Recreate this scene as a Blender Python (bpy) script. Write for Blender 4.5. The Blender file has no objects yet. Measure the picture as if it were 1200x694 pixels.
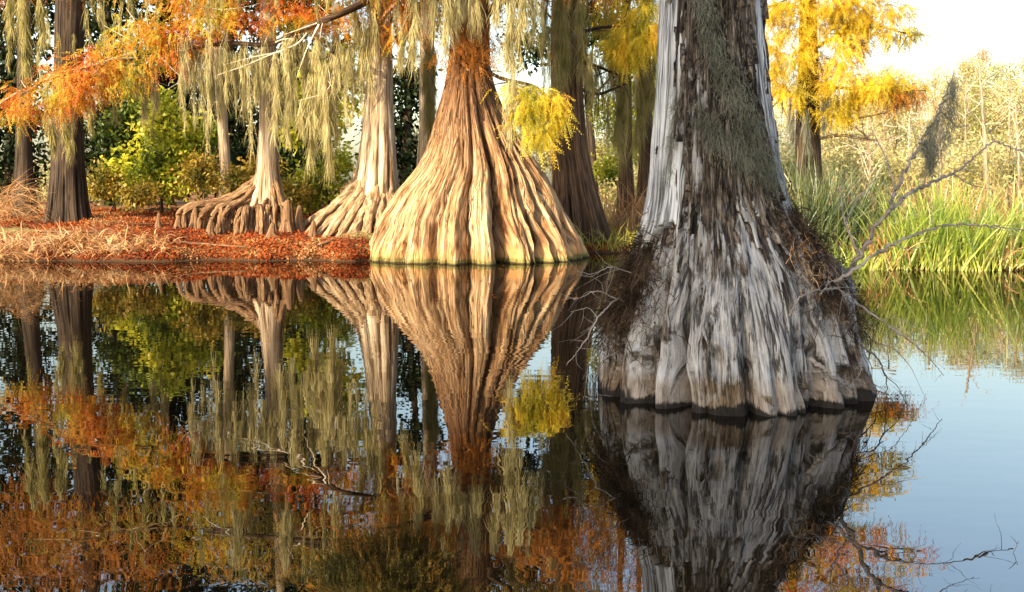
import bpy, math, random
import numpy as np
from mathutils import Vector

# ------------------------------------------------------------------ camera, world, sun
scene = bpy.context.scene
col = scene.collection
R = math.radians
F_PX, CX, CY, CAM_H = 1287.0, 600.0, 347.0, 1.6
PITCH = math.atan((CY - 220.0) / F_PX)
cam_d = bpy.data.cameras.new('camera')
cam_d.sensor_width = 36.0
cam_d.lens = 36.0 * F_PX / 1200.0
cam_d.clip_end = 3000
cam = bpy.data.objects.new('camera', cam_d)
cam.location = (0, 0, CAM_H)
cam.rotation_euler = (R(90) - PITCH, 0, 0)
col.objects.link(cam)
scene.camera = cam

SUN_EL, SUN_AZ = 27.0, 40.0           # degrees above the horizon, degrees left of straight behind the camera
sun_to = Vector((-math.sin(R(SUN_AZ)) * math.cos(R(SUN_EL)), -math.cos(R(SUN_AZ)) * math.cos(R(SUN_EL)), math.sin(R(SUN_EL))))
world = bpy.data.worlds.new('World')
scene.world = world
world.use_nodes = True
nt = world.node_tree
nt.nodes.clear()
sky = nt.nodes.new('ShaderNodeTexSky')
sky.sky_type = 'NISHITA'
sky.sun_disc = False
sky.sun_elevation = R(SUN_EL)
sky.sun_rotation = math.atan2(sun_to.x, sun_to.y)
sky.air_density = 1.3
sky.dust_density = 3.0
sky.ozone_density = 1.0
bg = nt.nodes.new('ShaderNodeBackground')
bg.inputs['Strength'].default_value = 0.15
wo = nt.nodes.new('ShaderNodeOutputWorld')
nt.links.new(sky.outputs[0], bg.inputs[0])
nt.links.new(bg.outputs[0], wo.inputs[0])
sun_d = bpy.data.lights.new('sun', 'SUN')
sun_d.energy = 4.1
sun_d.angle = R(0.5)
sun_d.color = (1.0, 0.80, 0.52)
sun = bpy.data.objects.new('sun', sun_d)
sun.rotation_euler = sun_to.to_track_quat('Z', 'Y').to_euler()
sun.location = (-20, -20, 30)
col.objects.link(sun)
vs = scene.view_settings
vs.view_transform = 'Standard'
vs.look = 'None'
vs.gamma = 1.0
vs.exposure = 1.62
scene.render.engine = 'CYCLES'
scene.cycles.use_denoising = True
scene.cycles.max_bounces = 7
scene.cycles.diffuse_bounces = 3
scene.cycles.glossy_bounces = 3
scene.cycles.transmission_bounces = 3
scene.cycles.sample_clamp_indirect = 8

# ------------------------------------------------------------------ numpy helpers
rng = np.random.default_rng(7)
random.seed(7)
_tab = np.random.default_rng(11).random((64, 64, 64))

def vnoise(p):
    p = np.asarray(p, dtype=float)
    i = np.floor(p).astype(int)
    f = p - i
    f = f * f * (3 - 2 * f)
    i0 = i % 64; i1 = (i + 1) % 64
    def g(a, b, c): return _tab[a, b, c]
    x0, y0, z0 = i0[..., 0], i0[..., 1], i0[..., 2]
    x1, y1, z1 = i1[..., 0], i1[..., 1], i1[..., 2]
    fx, fy, fz = f[..., 0], f[..., 1], f[..., 2]
    a = g(x0, y0, z0) * (1 - fx) + g(x1, y0, z0) * fx
    b = g(x0, y1, z0) * (1 - fx) + g(x1, y1, z0) * fx
    c = g(x0, y0, z1) * (1 - fx) + g(x1, y0, z1) * fx
    d = g(x0, y1, z1) * (1 - fx) + g(x1, y1, z1) * fx
    return ((a * (1 - fy) + b * fy) * (1 - fz) + (c * (1 - fy) + d * fy) * fz) * 2 - 1

def fbm(p, o=4):
    p = np.asarray(p, dtype=float)
    s = 0; a = 0.5
    for k in range(o):
        s = s + a * vnoise(p * (2 ** k) + 17.3 * k)
        a *= 0.5
    return s

def unit(v):
    return v / np.maximum(np.linalg.norm(v, axis=-1, keepdims=True), 1e-9)

def P(px, py, D):
    """world point seen at photo pixel (px, py) and standing D metres ahead"""
    cx = (px - CX) / F_PX; cy = -(py - CY) / F_PX
    c, s = math.cos(PITCH), math.sin(PITCH)
    d = np.array([cx, c + cy * s, -s + cy * c])
    d = d * (D / d[1])
    return d + np.array([0, 0, CAM_H])

def mesh_np(name, verts, quads, mat, base=None, attrs=None, smooth=False, parent=None, tris=None):
    v = np.asarray(verts, dtype=np.float32).reshape(-1, 3)
    if base is not None:
        v = v - np.asarray(base, dtype=np.float32)
    q = np.asarray(quads, dtype=np.int32).reshape(-1, 4) if quads is not None and len(quads) else np.zeros((0, 4), np.int32)
    t = np.asarray(tris, dtype=np.int32).reshape(-1, 3) if tris is not None and len(tris) else np.zeros((0, 3), np.int32)
    me = bpy.data.meshes.new(name)
    me.vertices.add(len(v)); me.vertices.foreach_set('co', v.ravel())
    me.loops.add(q.size + t.size)
    me.loops.foreach_set('vertex_index', np.concatenate([q.ravel(), t.ravel()]))
    me.polygons.add(len(q) + len(t))
    st = np.concatenate([np.arange(len(q)) * 4, len(q) * 4 + np.arange(len(t)) * 3]).astype(np.int32)
    me.polygons.foreach_set('loop_start', st)
    if smooth:
        me.polygons.foreach_set('use_smooth', np.ones(len(q) + len(t), dtype=bool))
    me.update(calc_edges=True)
    if attrs:
        for k, a in attrs.items():
            at = me.attributes.new(k, 'FLOAT_VECTOR', 'POINT')
            at.data.foreach_set('vector', np.asarray(a, dtype=np.float32).ravel())
    me.materials.append(mat)
    o = bpy.data.objects.new(name, me)
    col.objects.link(o)
    if parent is not None:
        o.parent = parent
    elif base is not None:
        o.location = tuple(float(c) for c in base)
    return o

def tag(o, label=None, cat=None, group=None, kind=None):
    if label: o['label'] = label
    if cat: o['category'] = cat
    if group: o['group'] = group
    if kind: o['kind'] = kind
    return o

def thing(name, label, cat, loc, group=None):
    o = bpy.data.objects.new(name, None)
    o.empty_display_size = 0.2
    o.location = tuple(float(c) for c in loc)
    col.objects.link(o)
    return tag(o, label, cat, group)

def smooth1(a, k):
    if k < 2: return a
    w = np.hanning(k + 2)[1:-1]; w /= w.sum()
    return np.convolve(np.pad(a, (k // 2, k - 1 - k // 2), mode='edge'), w, mode='valid')

# tubes --------------------------------------------------------------
def resample(pts, n):
    pts = np.asarray(pts, float)
    L = np.concatenate([[0], np.cumsum(np.linalg.norm(np.diff(pts, axis=0), axis=1))])
    u = np.linspace(0, L[-1], n)
    out = np.stack([np.interp(u, L, pts[:, k]) for k in range(3)], 1)
    k = max(3, n // max(2, len(pts)))
    if len(pts) > 2 and n > 6:
        e0, e1 = out[0].copy(), out[-1].copy()
        out = np.stack([smooth1(out[:, i], k) for i in range(3)], 1)
        out[0] = e0; out[-1] = e1
    return out

def tube(pts, r0, r1, n=16, sides=7, wob=0.15, seed=0, power=1.0, raw=False):
    c = pts if raw else resample(pts, n)
    n = len(c)
    t = unit(np.gradient(c, axis=0))
    ref = np.array([0.31, 0.17, 0.93]) if abs(t[:, 2]).mean() < 0.8 else np.array([1.0, 0.1, 0.0])
    a = unit(np.cross(t, ref)); b = np.cross(t, a)
    th = np.linspace(0, 2 * np.pi, sides, endpoint=False)
    u = np.linspace(0, 1, n)
    r = (r0 + (r1 - r0) * u ** power)[:, None] * (1 + wob * vnoise(np.stack(np.broadcast_arrays(np.cos(th)[None] * 1.9 + seed, np.sin(th)[None] * 1.9, u[:, None] * n * 0.35), -1)))
    v = c[:, None] + r[..., None] * (np.cos(th)[None, :, None] * a[:, None] + np.sin(th)[None, :, None] * b[:, None])
    idx = np.arange(n * sides).reshape(n, sides)
    nx = np.roll(idx, -1, axis=1)
    q = np.stack([idx[:-1], nx[:-1], nx[1:], idx[1:]], -1).reshape(-1, 4)
    g = np.stack(np.broadcast_arrays(np.cos(th)[None] * 0.5 + seed * 0.37, np.sin(th)[None] * 0.5, u[:, None] * np.linalg.norm(np.diff(c, axis=0), axis=1).sum()), -1)
    tip = v.shape[0] * sides
    vv = np.concatenate([v.reshape(-1, 3), c[-1:]])
    gg = np.concatenate([g.reshape(-1, 3), g[-1, :1]])
    tr = np.stack([idx[-1], nx[-1], np.full(sides, tip)], -1)
    return vv, q, tr, gg

class MB:
    def __init__(s): s.v = []; s.q = []; s.t = []; s.g = []; s.n = 0
    def add(s, v, q=None, t=None, g=None):
        v = np.asarray(v).reshape(-1, 3)
        s.v.append(v)
        if q is not None and len(q): s.q.append(np.asarray(q).reshape(-1, 4) + s.n)
        if t is not None and len(t): s.t.append(np.asarray(t).reshape(-1, 3) + s.n)
        s.g.append(np.zeros_like(v) + v if g is None else np.asarray(g).reshape(-1, 3))
        s.n += len(v)
    def tube(s, *a, **k):
        v, q, t, g = tube(*a, **k); s.add(v, q, t, g)
    def build(s, name, mat, base=None, parent=None, smooth=True):
        return mesh_np(name, np.concatenate(s.v), np.concatenate(s.q) if s.q else None, mat, base=base, parent=parent, smooth=smooth,
                       attrs={'grain': np.concatenate(s.g)}, tris=np.concatenate(s.t) if s.t else None)

# trunks -------------------------------------------------------------
def trunk_verts(keys, nth=200, nz=200, creases=(), rough=0.03, rk=(2.2, 1.2), sy=1.0, seed=0.0, extra=None, zpow=1.0, sm=0.06, twist=0.0, gk=3.0):
    """keys: rows (z, x, y, r). Creases: (theta_deg, depth, width_rad, z0, z1) fading between z0 (full) and z1 (none)"""
    k = np.array(sorted(keys), float)
    zz = k[0, 0] + (k[-1, 0] - k[0, 0]) * np.linspace(0, 1, nz) ** zpow
    ks = max(1, int(nz * sm))
    ax, ay, rr = [smooth1(np.interp(zz, k[:, 0], k[:, i]), ks) for i in (1, 2, 3)]
    th = np.linspace(0, 2 * np.pi, nth, endpoint=False)
    T, Z = np.meshgrid(th, zz)
    Fl = np.zeros_like(T)
    for i, (td, dep, w, z0, z1) in enumerate(creases):
        wob = 0.10 * vnoise(np.stack([zz * 0.9 + i * 7.7 + seed, zz * 0 + i, zz * 0], -1)) + 0.04 * vnoise(np.stack([zz * 4 + i * 3.3 + seed, zz * 0 + i, zz * 0 + 5], -1))
        d = (T - (R(td) + wob * min(1.0, w * 8) )[:, None] + np.pi) % (2 * np.pi) - np.pi
        gz = np.clip((z1 - Z) / max(1e-6, (z1 - z0)), 0, 1); gz = gz * gz * (3 - 2 * gz)
        Fl -= dep * gz * np.exp(-np.abs(d / w) ** 1.25)
    tw = T + twist * Z
    nx = np.stack([np.cos(tw) * rk[0] + seed, np.sin(tw) * rk[0], Z * rk[1]], -1)
    Fl += rough * fbm(nx, 4) * 2
    Fl += rough * 0.55 * fbm(nx * np.array([5, 5, 1.6]), 3)
    rad = rr[:, None] * (1 + Fl)
    if extra is not None: rad = extra(T, Z, rad, rr[:, None])
    X = ax[:, None] + rad * np.cos(T); Y = ay[:, None] + rad * np.sin(T) * sy
    v = np.stack([X, Y, Z], -1)
    g = np.stack([np.cos(tw) * gk + seed * 3, np.sin(tw) * gk, Z], -1)
    return v, g

def trunk_obj(name, v, g, mat, base, parent):
    nz, nth = v.shape[:2]
    idx = np.arange(nz * nth).reshape(nz, nth); nx = np.roll(idx, -1, axis=1)
    q = np.stack([idx[:-1], nx[:-1], nx[1:], idx[1:]], -1).reshape(-1, 4)
    c = v[-1].mean(0) + np.array([0, 0, 0.05])
    tip = nz * nth
    vv = np.concatenate([v.reshape(-1, 3), c[None]]); gg = np.concatenate([g.reshape(-1, 3), g[-1, :1]])
    tr = np.stack([idx[-1], nx[-1], np.full(nth, tip)], -1)
    return mesh_np(name, vv, q, mat, base=base, parent=parent, smooth=True, attrs={'grain': gg}, tris=tr)

def auto_creases(n, dep, w, z0, z1, seed, jit=0.5):
    r = np.random.default_rng(seed); out = []
    for i in range(n):
        out.append((360.0 * (i + jit * (r.random() - 0.5)) / n, dep * (0.35 + 0.9 * r.random()), w * (0.6 + 0.9 * r.random()), z0 * (0.6 + 0.8 * r.random()), z1 * (0.4 + 0.8 * r.random())))
    return out

# foliage ------------------------------------------------------------
def blob_points(blobs, n, clump=10, sig=0.22, r=rng):
    """blobs rows (x,y,z,rx,ry,rz); clumped points inside the blobs, number by volume"""
    b = np.array(blobs, float)
    w = (b[:, 3] * b[:, 5]) ** 0.8; w /= w.sum()
    nc = max(1, n // clump)
    which = r.choice(len(b), nc, p=w)
    d = unit(r.normal(size=(nc, 3))); rad = r.random(nc) ** 0.42
    cc = b[which, :3] + d * rad[:, None] * b[which, 3:6]
    cw = np.repeat(np.arange(nc), clump)[:n]
    s = np.repeat(sig * (0.5 + r.random(nc)), clump)[:n, None]
    p = cc[cw] + r.normal(size=(len(cw), 3)) * s * np.array([1, 1, 0.75])
    out = unit((p - b[which[cw], :3]) / b[which[cw], 3:6] + 0.2 * r.normal(size=p.shape))
    return p, out

def leaves(p, outd, L, W, r=rng, up=0.5, droop=0.2, var=0.4):
    n = len(p)
    d = unit(outd * 0.6 + r.normal(size=(n, 3)) * 0.7 + np.array([0, 0, -droop]))
    nm = unit(r.normal(size=(n, 3)) * 0.7 + np.array([0, 0, up]) + np.array(sun_to) * 0.35)
    s = unit(np.cross(d, nm))
    l = (L * (1 - var / 2 + var * r.random(n)))[:, None]; w = (W * (1 - var / 2 + var * r.random(n)))[:, None]
    nn = np.cross(s, d)
    v = np.stack([p, p + d * l * 0.45 + s * w * 0.5 + nn * w * 0.12, p + d * l, p + d * l * 0.45 - s * w * 0.5 + nn * w * 0.12], 1)
    q = np.arange(n * 4).reshape(n, 4)
    return v.reshape(-1, 3), q

def feathers(p, outd, Lt=0.34, k=14, L=0.075, W=0.016, droop=0.55, r=rng):
    """pinnate drooping sprays: twig with k leaflets in two ranks"""
    n = len(p)
    t = unit(outd * np.array([1, 1, 0.4]) * 0.8 + r.normal(size=(n, 3)) * 0.5 + np.array([0, 0, -droop]))
    nm = unit(r.normal(size=(n, 3)) * 0.5 + np.array([0, -0.35, 0.8]))
    s = unit(np.cross(t, nm))
    lt = Lt * (0.6 + 0.8 * r.random((n, 1)))
    u = (np.arange(k) + 0.5) / k
    pos = p[:, None] + t[:, None] * (u[None, :, None] * lt[:, None]) + np.array([0, 0, -1]) * (u ** 2)[None, :, None] * lt[:, None] * 0.35
    sg = np.where(np.arange(k) % 2 == 0, 1.0, -1.0)[None, :, None]
    d = unit(t[:, None] * 0.75 + s[:, None] * sg * 0.8 + np.array([0, 0, -0.35]) + r.normal(size=(n, k, 3)) * 0.18)
    ll = (L * (1.15 - 0.5 * u))[None, :, None] * (0.8 + 0.4 * r.random((n, k, 1)))
    side = unit(np.cross(d, nm[:, None] + 0.001))
    w = W * (0.8 + 0.5 * r.random((n, k, 1)))
    v = np.stack([pos, pos + d * ll * 0.5 + side * w * 0.5, pos + d * ll, pos + d * ll * 0.5 - side * w * 0.5], 2)
    q = np.arange(n * k * 4).reshape(-1, 4)
    # twig ribbons
    v2 = np.stack([p, p + t * lt * 0.5 + s * 0.004, p + t * lt + np.array([0, 0, -0.35]) * lt, p + t * lt * 0.5 - s * 0.006], 1)
    q2 = np.arange(n * 4).reshape(n, 4) + n * k * 4
    return np.concatenate([v.reshape(-1, 3), v2.reshape(-1, 3)]), np.concatenate([q, q2])

def ribbons(starts, dirs, length, width, seg=6, gravity=0.0, wig=0.05, r=rng, taper=True, pw=1.0):
    """curving ribbons; starts (n,3), dirs (n,3), length/width arrays"""
    n = len(starts)
    pts = [starts]; d = unit(dirs.copy()); cur = starts.copy()
    st = (length / seg)[:, None]
    for i in range(seg):
        d = unit(d + np.array([0, 0, -1]) * gravity / seg * ((i + 1) / seg) ** pw * 2 + r.normal(size=(n, 3)) * wig)
        cur = cur + d * st
        pts.append(cur)
    c = np.stack(pts, 1)
    az = r.random(n) * np.pi
    s = np.stack([np.cos(az), np.sin(az), 0.15 * np.ones(n)], 1)
    t = np.gradient(c, axis=1)
    s = unit(np.cross(t, unit(np.cross(t, s[:, None] + 0 * t)) + 1e-6))
    u = np.linspace(0, 1, seg + 1)
    wf = (np.minimum(1, u * 6 + 0.5) * (1 - u) ** 0.7 + 0.05) if taper else np.full(seg + 1, 1.0) * (1 - 0.7 * u ** 3)
    hw = width[:, None, None] * 0.5 * wf[None, :, None]
    v = np.stack([c + s * hw, c - s * hw], 2)
    idx = np.arange(n * (seg + 1) * 2).reshape(n, seg + 1, 2)
    q = np.stack([idx[:, :-1, 0], idx[:, :-1, 1], idx[:, 1:, 1], idx[:, 1:, 0]], -1).reshape(-1, 4)
    return v.reshape(-1, 3), q, c

# ------------------------------------------------------------------ materials
def newmat(name):
    m = bpy.data.materials.new(name); m.use_nodes = True
    m.node_tree.nodes.clear()
    return m, m.node_tree.nodes, m.node_tree.links

def ramp(nodes, stops):
    r = nodes.new('ShaderNodeValToRGB')
    e = r.color_ramp.elements
    while len(e) > 1: e.remove(e[-1])
    e[0].position = stops[0][0]; e[0].color = (*stops[0][1], 1)
    for p, c in stops[1:]:
        x = e.new(p); x.color = (*c, 1)
    return r

def leafmat(name, cols, transl=0.35, nscale=1.2, gloss=0.02):
    """random colour for each leaf, drifting with a broad noise through the crown"""
    m, N, L = newmat(name)
    geo = N.new('ShaderNodeNewGeometry'); tc = N.new('ShaderNodeTexCoord')
    no = N.new('ShaderNodeTexNoise'); no.inputs['Scale'].default_value = nscale; no.inputs['Detail'].default_value = 3
    L.new(tc.outputs['Object'], no.inputs['Vector'])
    mx = N.new('ShaderNodeMath'); mx.operation = 'MULTIPLY_ADD'; mx.inputs[1].default_value = 2.2; mx.inputs[2].default_value = -0.62
    L.new(no.outputs['Fac'], mx.inputs[0])
    r2 = N.new('ShaderNodeMath'); r2.operation = 'MULTIPLY_ADD'; r2.inputs[1].default_value = 0.42; r2.inputs[2].default_value = -0.2
    L.new(geo.outputs['Random Per Island'], r2.inputs[0])
    ad = N.new('ShaderNodeMath'); ad.operation = 'ADD'; L.new(mx.outputs[0], ad.inputs[0]); L.new(r2.outputs[0], ad.inputs[1])
    rp = ramp(N, [((i + 0.0) / max(1, len(cols) - 1), c) for i, c in enumerate(cols)])
    L.new(ad.outputs[0], rp.inputs[0])
    df = N.new('ShaderNodeBsdfDiffuse'); tr = N.new('ShaderNodeBsdfTranslucent'); mi = N.new('ShaderNodeMixShader')
    mi.inputs[0].default_value = transl
    L.new(rp.outputs[0], df.inputs[0]); L.new(rp.outputs[0], tr.inputs[0])
    L.new(df.outputs[0], mi.inputs[1]); L.new(tr.outputs[0], mi.inputs[2])
    out = N.new('ShaderNodeOutputMaterial')
    if gloss:
        gl = N.new('ShaderNodeBsdfGlossy'); gl.inputs['Roughness'].default_value = 0.45
        m2 = N.new('ShaderNodeMixShader'); m2.inputs[0].default_value = gloss
        L.new(mi.outputs[0], m2.inputs[1]); L.new(gl.outputs[0], m2.inputs[2]); L.new(m2.outputs[0], out.inputs[0])
    else:
        L.new(mi.outputs[0], out.inputs[0])
    return m

def barkmat(name, cols, fine=(14, 1.2), broad=(0.7, 0.5), bump=0.5, bdist=0.02, stain=None, crack=0.75, upper=None):
    """stringy bark: fine streaks along the grain, broad patches, optional stains near the water level"""
    m, N, L = newmat(name)
    at = N.new('ShaderNodeAttribute'); at.attribute_name = 'grain'
    def mapn(s):
        mp = N.new('ShaderNodeMapping'); mp.inputs['Scale'].default_value = s
        L.new(at.outputs['Vector'], mp.inputs['Vector']); return mp
    mf = mapn((fine[0], fine[0], fine[1])); nf = N.new('ShaderNodeTexNoise'); nf.inputs['Scale'].default_value = 1; nf.inputs['Detail'].default_value = 5; nf.inputs['Roughness'].default_value = 0.62
    L.new(mf.outputs[0], nf.inputs['Vector'])
    mb = mapn((broad[0], broad[0], broad[1])); nb = N.new('ShaderNodeTexNoise'); nb.inputs['Scale'].default_value = 1; nb.inputs['Detail'].default_value = 5; nb.inputs['Roughness'].default_value = 0.6
    L.new(mb.outputs[0], nb.inputs['Vector'])
    ad = N.new('ShaderNodeMath'); ad.operation = 'ADD'; L.new(nf.outputs['Fac'], ad.inputs[0]); L.new(nb.outputs['Fac'], ad.inputs[1])
    sc = N.new('ShaderNodeMapRange'); sc.inputs[1].default_value = 0.74; sc.inputs[2].default_value = 1.26
    L.new(ad.outputs[0], sc.inputs[0])
    rp = ramp(N, [(i / (len(cols) - 1), c) for i, c in enumerate(cols)])
    L.new(sc.outputs[0], rp.inputs[0])
    colr = rp.outputs[0]
    geo = N.new('ShaderNodeNewGeometry'); sp = N.new('ShaderNodeSeparateXYZ'); L.new(geo.outputs['Position'], sp.inputs[0])
    for (zt, soft, c, amt) in (stain or []):
        # colour below height zt (water marks), edge broken by noise
        a = N.new('ShaderNodeMath'); a.operation = 'MULTIPLY_ADD'; a.inputs[1].default_value = -soft * 1.6; a.inputs[2].default_value = zt + soft * 0.8
        L.new(nf.outputs['Fac'], a.inputs[0])
        a2 = N.new('ShaderNodeMath'); a2.operation = 'MULTIPLY_ADD'; a2.inputs[1].default_value = -soft * 1.6; L.new(nb.outputs['Fac'], a2.inputs[0]); 
        a3 = N.new('ShaderNodeMath'); a3.operation = 'ADD'; a3.inputs[1].default_value = soft * 0.8; L.new(a.outputs[0], a2.inputs[2]); L.new(a2.outputs[0], a3.inputs[0])
        b = N.new('ShaderNodeMath'); b.operation = 'SUBTRACT'; L.new(a3.outputs[0], b.inputs[0]); L.new(sp.outputs['Z'], b.inputs[1])
        mr = N.new('ShaderNodeMapRange'); mr.inputs[1].default_value = -soft * 0.25; mr.inputs[2].default_value = soft * 0.25; mr.inputs[4].default_value = amt
        L.new(b.outputs[0], mr.inputs[0])
        mi = N.new('ShaderNodeMix'); mi.data_type = 'RGBA'; L.new(mr.outputs[0], mi.inputs[0]); L.new(colr, mi.inputs[6]); mi.inputs[7].default_value = (*c, 1)
        colr = mi.outputs[2]
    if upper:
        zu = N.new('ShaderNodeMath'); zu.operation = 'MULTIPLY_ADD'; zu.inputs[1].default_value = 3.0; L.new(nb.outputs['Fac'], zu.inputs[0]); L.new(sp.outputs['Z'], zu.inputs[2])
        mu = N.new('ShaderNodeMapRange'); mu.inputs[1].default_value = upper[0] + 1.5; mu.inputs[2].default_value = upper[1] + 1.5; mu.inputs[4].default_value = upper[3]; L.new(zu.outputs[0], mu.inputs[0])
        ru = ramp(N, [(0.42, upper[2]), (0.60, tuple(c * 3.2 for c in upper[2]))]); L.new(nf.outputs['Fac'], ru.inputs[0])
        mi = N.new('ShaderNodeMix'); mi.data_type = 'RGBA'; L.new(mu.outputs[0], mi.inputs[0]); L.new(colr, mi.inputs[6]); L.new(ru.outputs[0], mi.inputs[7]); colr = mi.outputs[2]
    mc_ = mapn((fine[0] * 0.42, fine[0] * 0.42, fine[1] * 0.5)); nc_ = N.new('ShaderNodeTexNoise'); nc_.inputs['Scale'].default_value = 1; nc_.inputs['Detail'].default_value = 4; nc_.inputs['Distortion'].default_value = 0.4
    L.new(mc_.outputs[0], nc_.inputs['Vector'])
    s1 = N.new('ShaderNodeMath'); s1.operation = 'SUBTRACT'; s1.inputs[1].default_value = 0.5; L.new(nc_.outputs['Fac'], s1.inputs[0])
    s2 = N.new('ShaderNodeMath'); s2.operation = 'ABSOLUTE'; L.new(s1.outputs[0], s2.inputs[0])
    s3 = N.new('ShaderNodeMapRange'); s3.inputs[1].default_value = 0.004; s3.inputs[2].default_value = 0.045; L.new(s2.outputs[0], s3.inputs[0])
    s4 = N.new('ShaderNodeMapRange'); s4.inputs[3].default_value = crack; s4.inputs[4].default_value = 0.0; L.new(s3.outputs[0], s4.inputs[0])
    mk_ = N.new('ShaderNodeMix'); mk_.data_type = 'RGBA'; L.new(s4.outputs[0], mk_.inputs[0]); L.new(colr, mk_.inputs[6]); mk_.inputs[7].default_value = (*[c * 0.35 for c in cols[0]], 1)
    colr = mk_.outputs[2]
    hh = N.new('ShaderNodeMath'); hh.operation = 'MULTIPLY_ADD'; hh.inputs[1].default_value = 0.7; L.new(s3.outputs[0], hh.inputs[0]); L.new(nf.outputs['Fac'], hh.inputs[2])
    bs = N.new('ShaderNodeBsdfPrincipled'); bs.inputs['Roughness'].default_value = 0.9
    bs.inputs['Specular IOR Level'].default_value = 0.15
    L.new(colr, bs.inputs['Base Color'])
    bp = N.new('ShaderNodeBump'); bp.inputs['Strength'].default_value = bump; bp.inputs['Distance'].default_value = bdist
    L.new(hh.outputs[0], bp.inputs['Height']); L.new(bp.outputs[0], bs.inputs['Normal'])
    out = N.new('ShaderNodeOutputMaterial'); L.new(bs.outputs[0], out.inputs[0])
    return m

def plainmat(name, cols, scale=5, rough=0.9, bump=0.3, bdist=0.02, coord='Object', transl=0.0):
    m, N, L = newmat(name)
    tc = N.new('ShaderNodeTexCoord'); no = N.new('ShaderNodeTexNoise'); no.inputs['Scale'].default_value = scale; no.inputs['Detail'].default_value = 6
    L.new(tc.outputs[coord], no.inputs['Vector'])
    mr = N.new('ShaderNodeMapRange'); mr.inputs[1].default_value = 0.3; mr.inputs[2].default_value = 0.7; L.new(no.outputs['Fac'], mr.inputs[0])
    rp = ramp(N, [(i / max(1, len(cols) - 1), c) for i, c in enumerate(cols)]); L.new(mr.outputs[0], rp.inputs[0])
    bs = N.new('ShaderNodeBsdfPrincipled'); bs.inputs['Roughness'].default_value = rough; bs.inputs['Specular IOR Level'].default_value = 0.2
    L.new(rp.outputs[0], bs.inputs['Base Color'])
    bp = N.new('ShaderNodeBump'); bp.inputs['Strength'].default_value = bump; bp.inputs['Distance'].default_value = bdist
    L.new(no.outputs['Fac'], bp.inputs['Height']); L.new(bp.outputs[0], bs.inputs['Normal'])
    out = N.new('ShaderNodeOutputMaterial'); L.new(bs.outputs[0], out.inputs[0])
    return m

M = {}
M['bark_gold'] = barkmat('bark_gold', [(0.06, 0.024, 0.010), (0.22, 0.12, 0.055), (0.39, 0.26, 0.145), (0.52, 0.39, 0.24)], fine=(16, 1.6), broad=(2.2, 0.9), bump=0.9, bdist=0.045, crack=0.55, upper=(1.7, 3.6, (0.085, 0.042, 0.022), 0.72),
                         stain=[(0.30, 0.25, (0.50, 0.28, 0.11), 0.55), (0.10, 0.10, (0.10, 0.12, 0.03), 0.8), (0.03, 0.03, (0.03, 0.022, 0.015), 0.9)])
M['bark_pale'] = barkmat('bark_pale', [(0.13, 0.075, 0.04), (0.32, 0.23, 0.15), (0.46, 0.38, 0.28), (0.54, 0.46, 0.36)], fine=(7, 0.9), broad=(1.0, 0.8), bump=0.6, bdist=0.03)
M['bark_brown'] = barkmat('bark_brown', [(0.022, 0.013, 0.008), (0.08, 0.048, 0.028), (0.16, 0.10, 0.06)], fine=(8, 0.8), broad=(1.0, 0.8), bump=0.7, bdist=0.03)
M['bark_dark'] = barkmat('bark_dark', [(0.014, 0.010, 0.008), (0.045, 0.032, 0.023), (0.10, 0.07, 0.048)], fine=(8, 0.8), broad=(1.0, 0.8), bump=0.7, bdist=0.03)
M['root'] = barkmat('root_bark', [(0.08, 0.04, 0.02), (0.20, 0.115, 0.06), (0.36, 0.24, 0.14)], fine=(9, 4), broad=(2, 1.0), bump=0.6, bdist=0.02)
M['root_pale'] = barkmat('pale_root_bark', [(0.12, 0.065, 0.03), (0.30, 0.20, 0.115), (0.46, 0.35, 0.23)], fine=(9, 4), broad=(2, 1.0), bump=0.6, bdist=0.02)
M['twig_pale'] = plainmat('twig_pale', [(0.35, 0.28, 0.20), (0.62, 0.55, 0.45)], 6)
M['twig_grey'] = plainmat('twig_grey', [(0.10, 0.085, 0.075), (0.26, 0.23, 0.21)], 9)
M['twig_dark'] = plainmat('twig_dark', [(0.03, 0.022, 0.018), (0.12, 0.09, 0.07)], 6)
M['fol_orange'] = leafmat('foliage_orange', [(0.22, 0.03, 0.010), (0.42, 0.07, 0.012), (0.56, 0.19, 0.018), (0.58, 0.36, 0.035), (0.40, 0.38, 0.04), (0.18, 0.20, 0.02)], 0.4, 0.9)
M['fol_gold'] = leafmat('foliage_gold', [(0.16, 0.17, 0.02), (0.50, 0.38, 0.025), (0.70, 0.48, 0.03), (0.66, 0.32, 0.03)], 0.45, 0.8)
M['fol_limegold'] = leafmat('foliage_lime_gold', [(0.16, 0.17, 0.015), (0.44, 0.37, 0.025), (0.62, 0.45, 0.03), (0.60, 0.30, 0.03)], 0.45, 1.2)
M['fol_olive'] = leafmat('foliage_olive', [(0.025, 0.035, 0.01), (0.09, 0.085, 0.018), (0.22, 0.15, 0.03), (0.34, 0.16, 0.02)], 0.3, 0.7)
M['fol_mixed'] = leafmat('foliage_mixed', [(0.36, 0.06, 0.012), (0.46, 0.17, 0.018), (0.30, 0.26, 0.03), (0.10, 0.13, 0.02)], 0.35, 0.8)
M['fol_rust'] = leafmat('foliage_rust', [(0.10, 0.09, 0.015), (0.38, 0.13, 0.02), (0.50, 0.22, 0.03)], 0.35, 0.8)
M['fol_lime'] = leafmat('foliage_lime', [(0.04, 0.07, 0.010), (0.22, 0.27, 0.02), (0.52, 0.50, 0.04), (0.64, 0.56, 0.06)], 0.45, 0.9)
M['fol_green'] = leafmat('foliage_green', [(0.012, 0.022, 0.006), (0.04, 0.065, 0.010), (0.13, 0.16, 0.02)], 0.25, 0.8)
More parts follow.
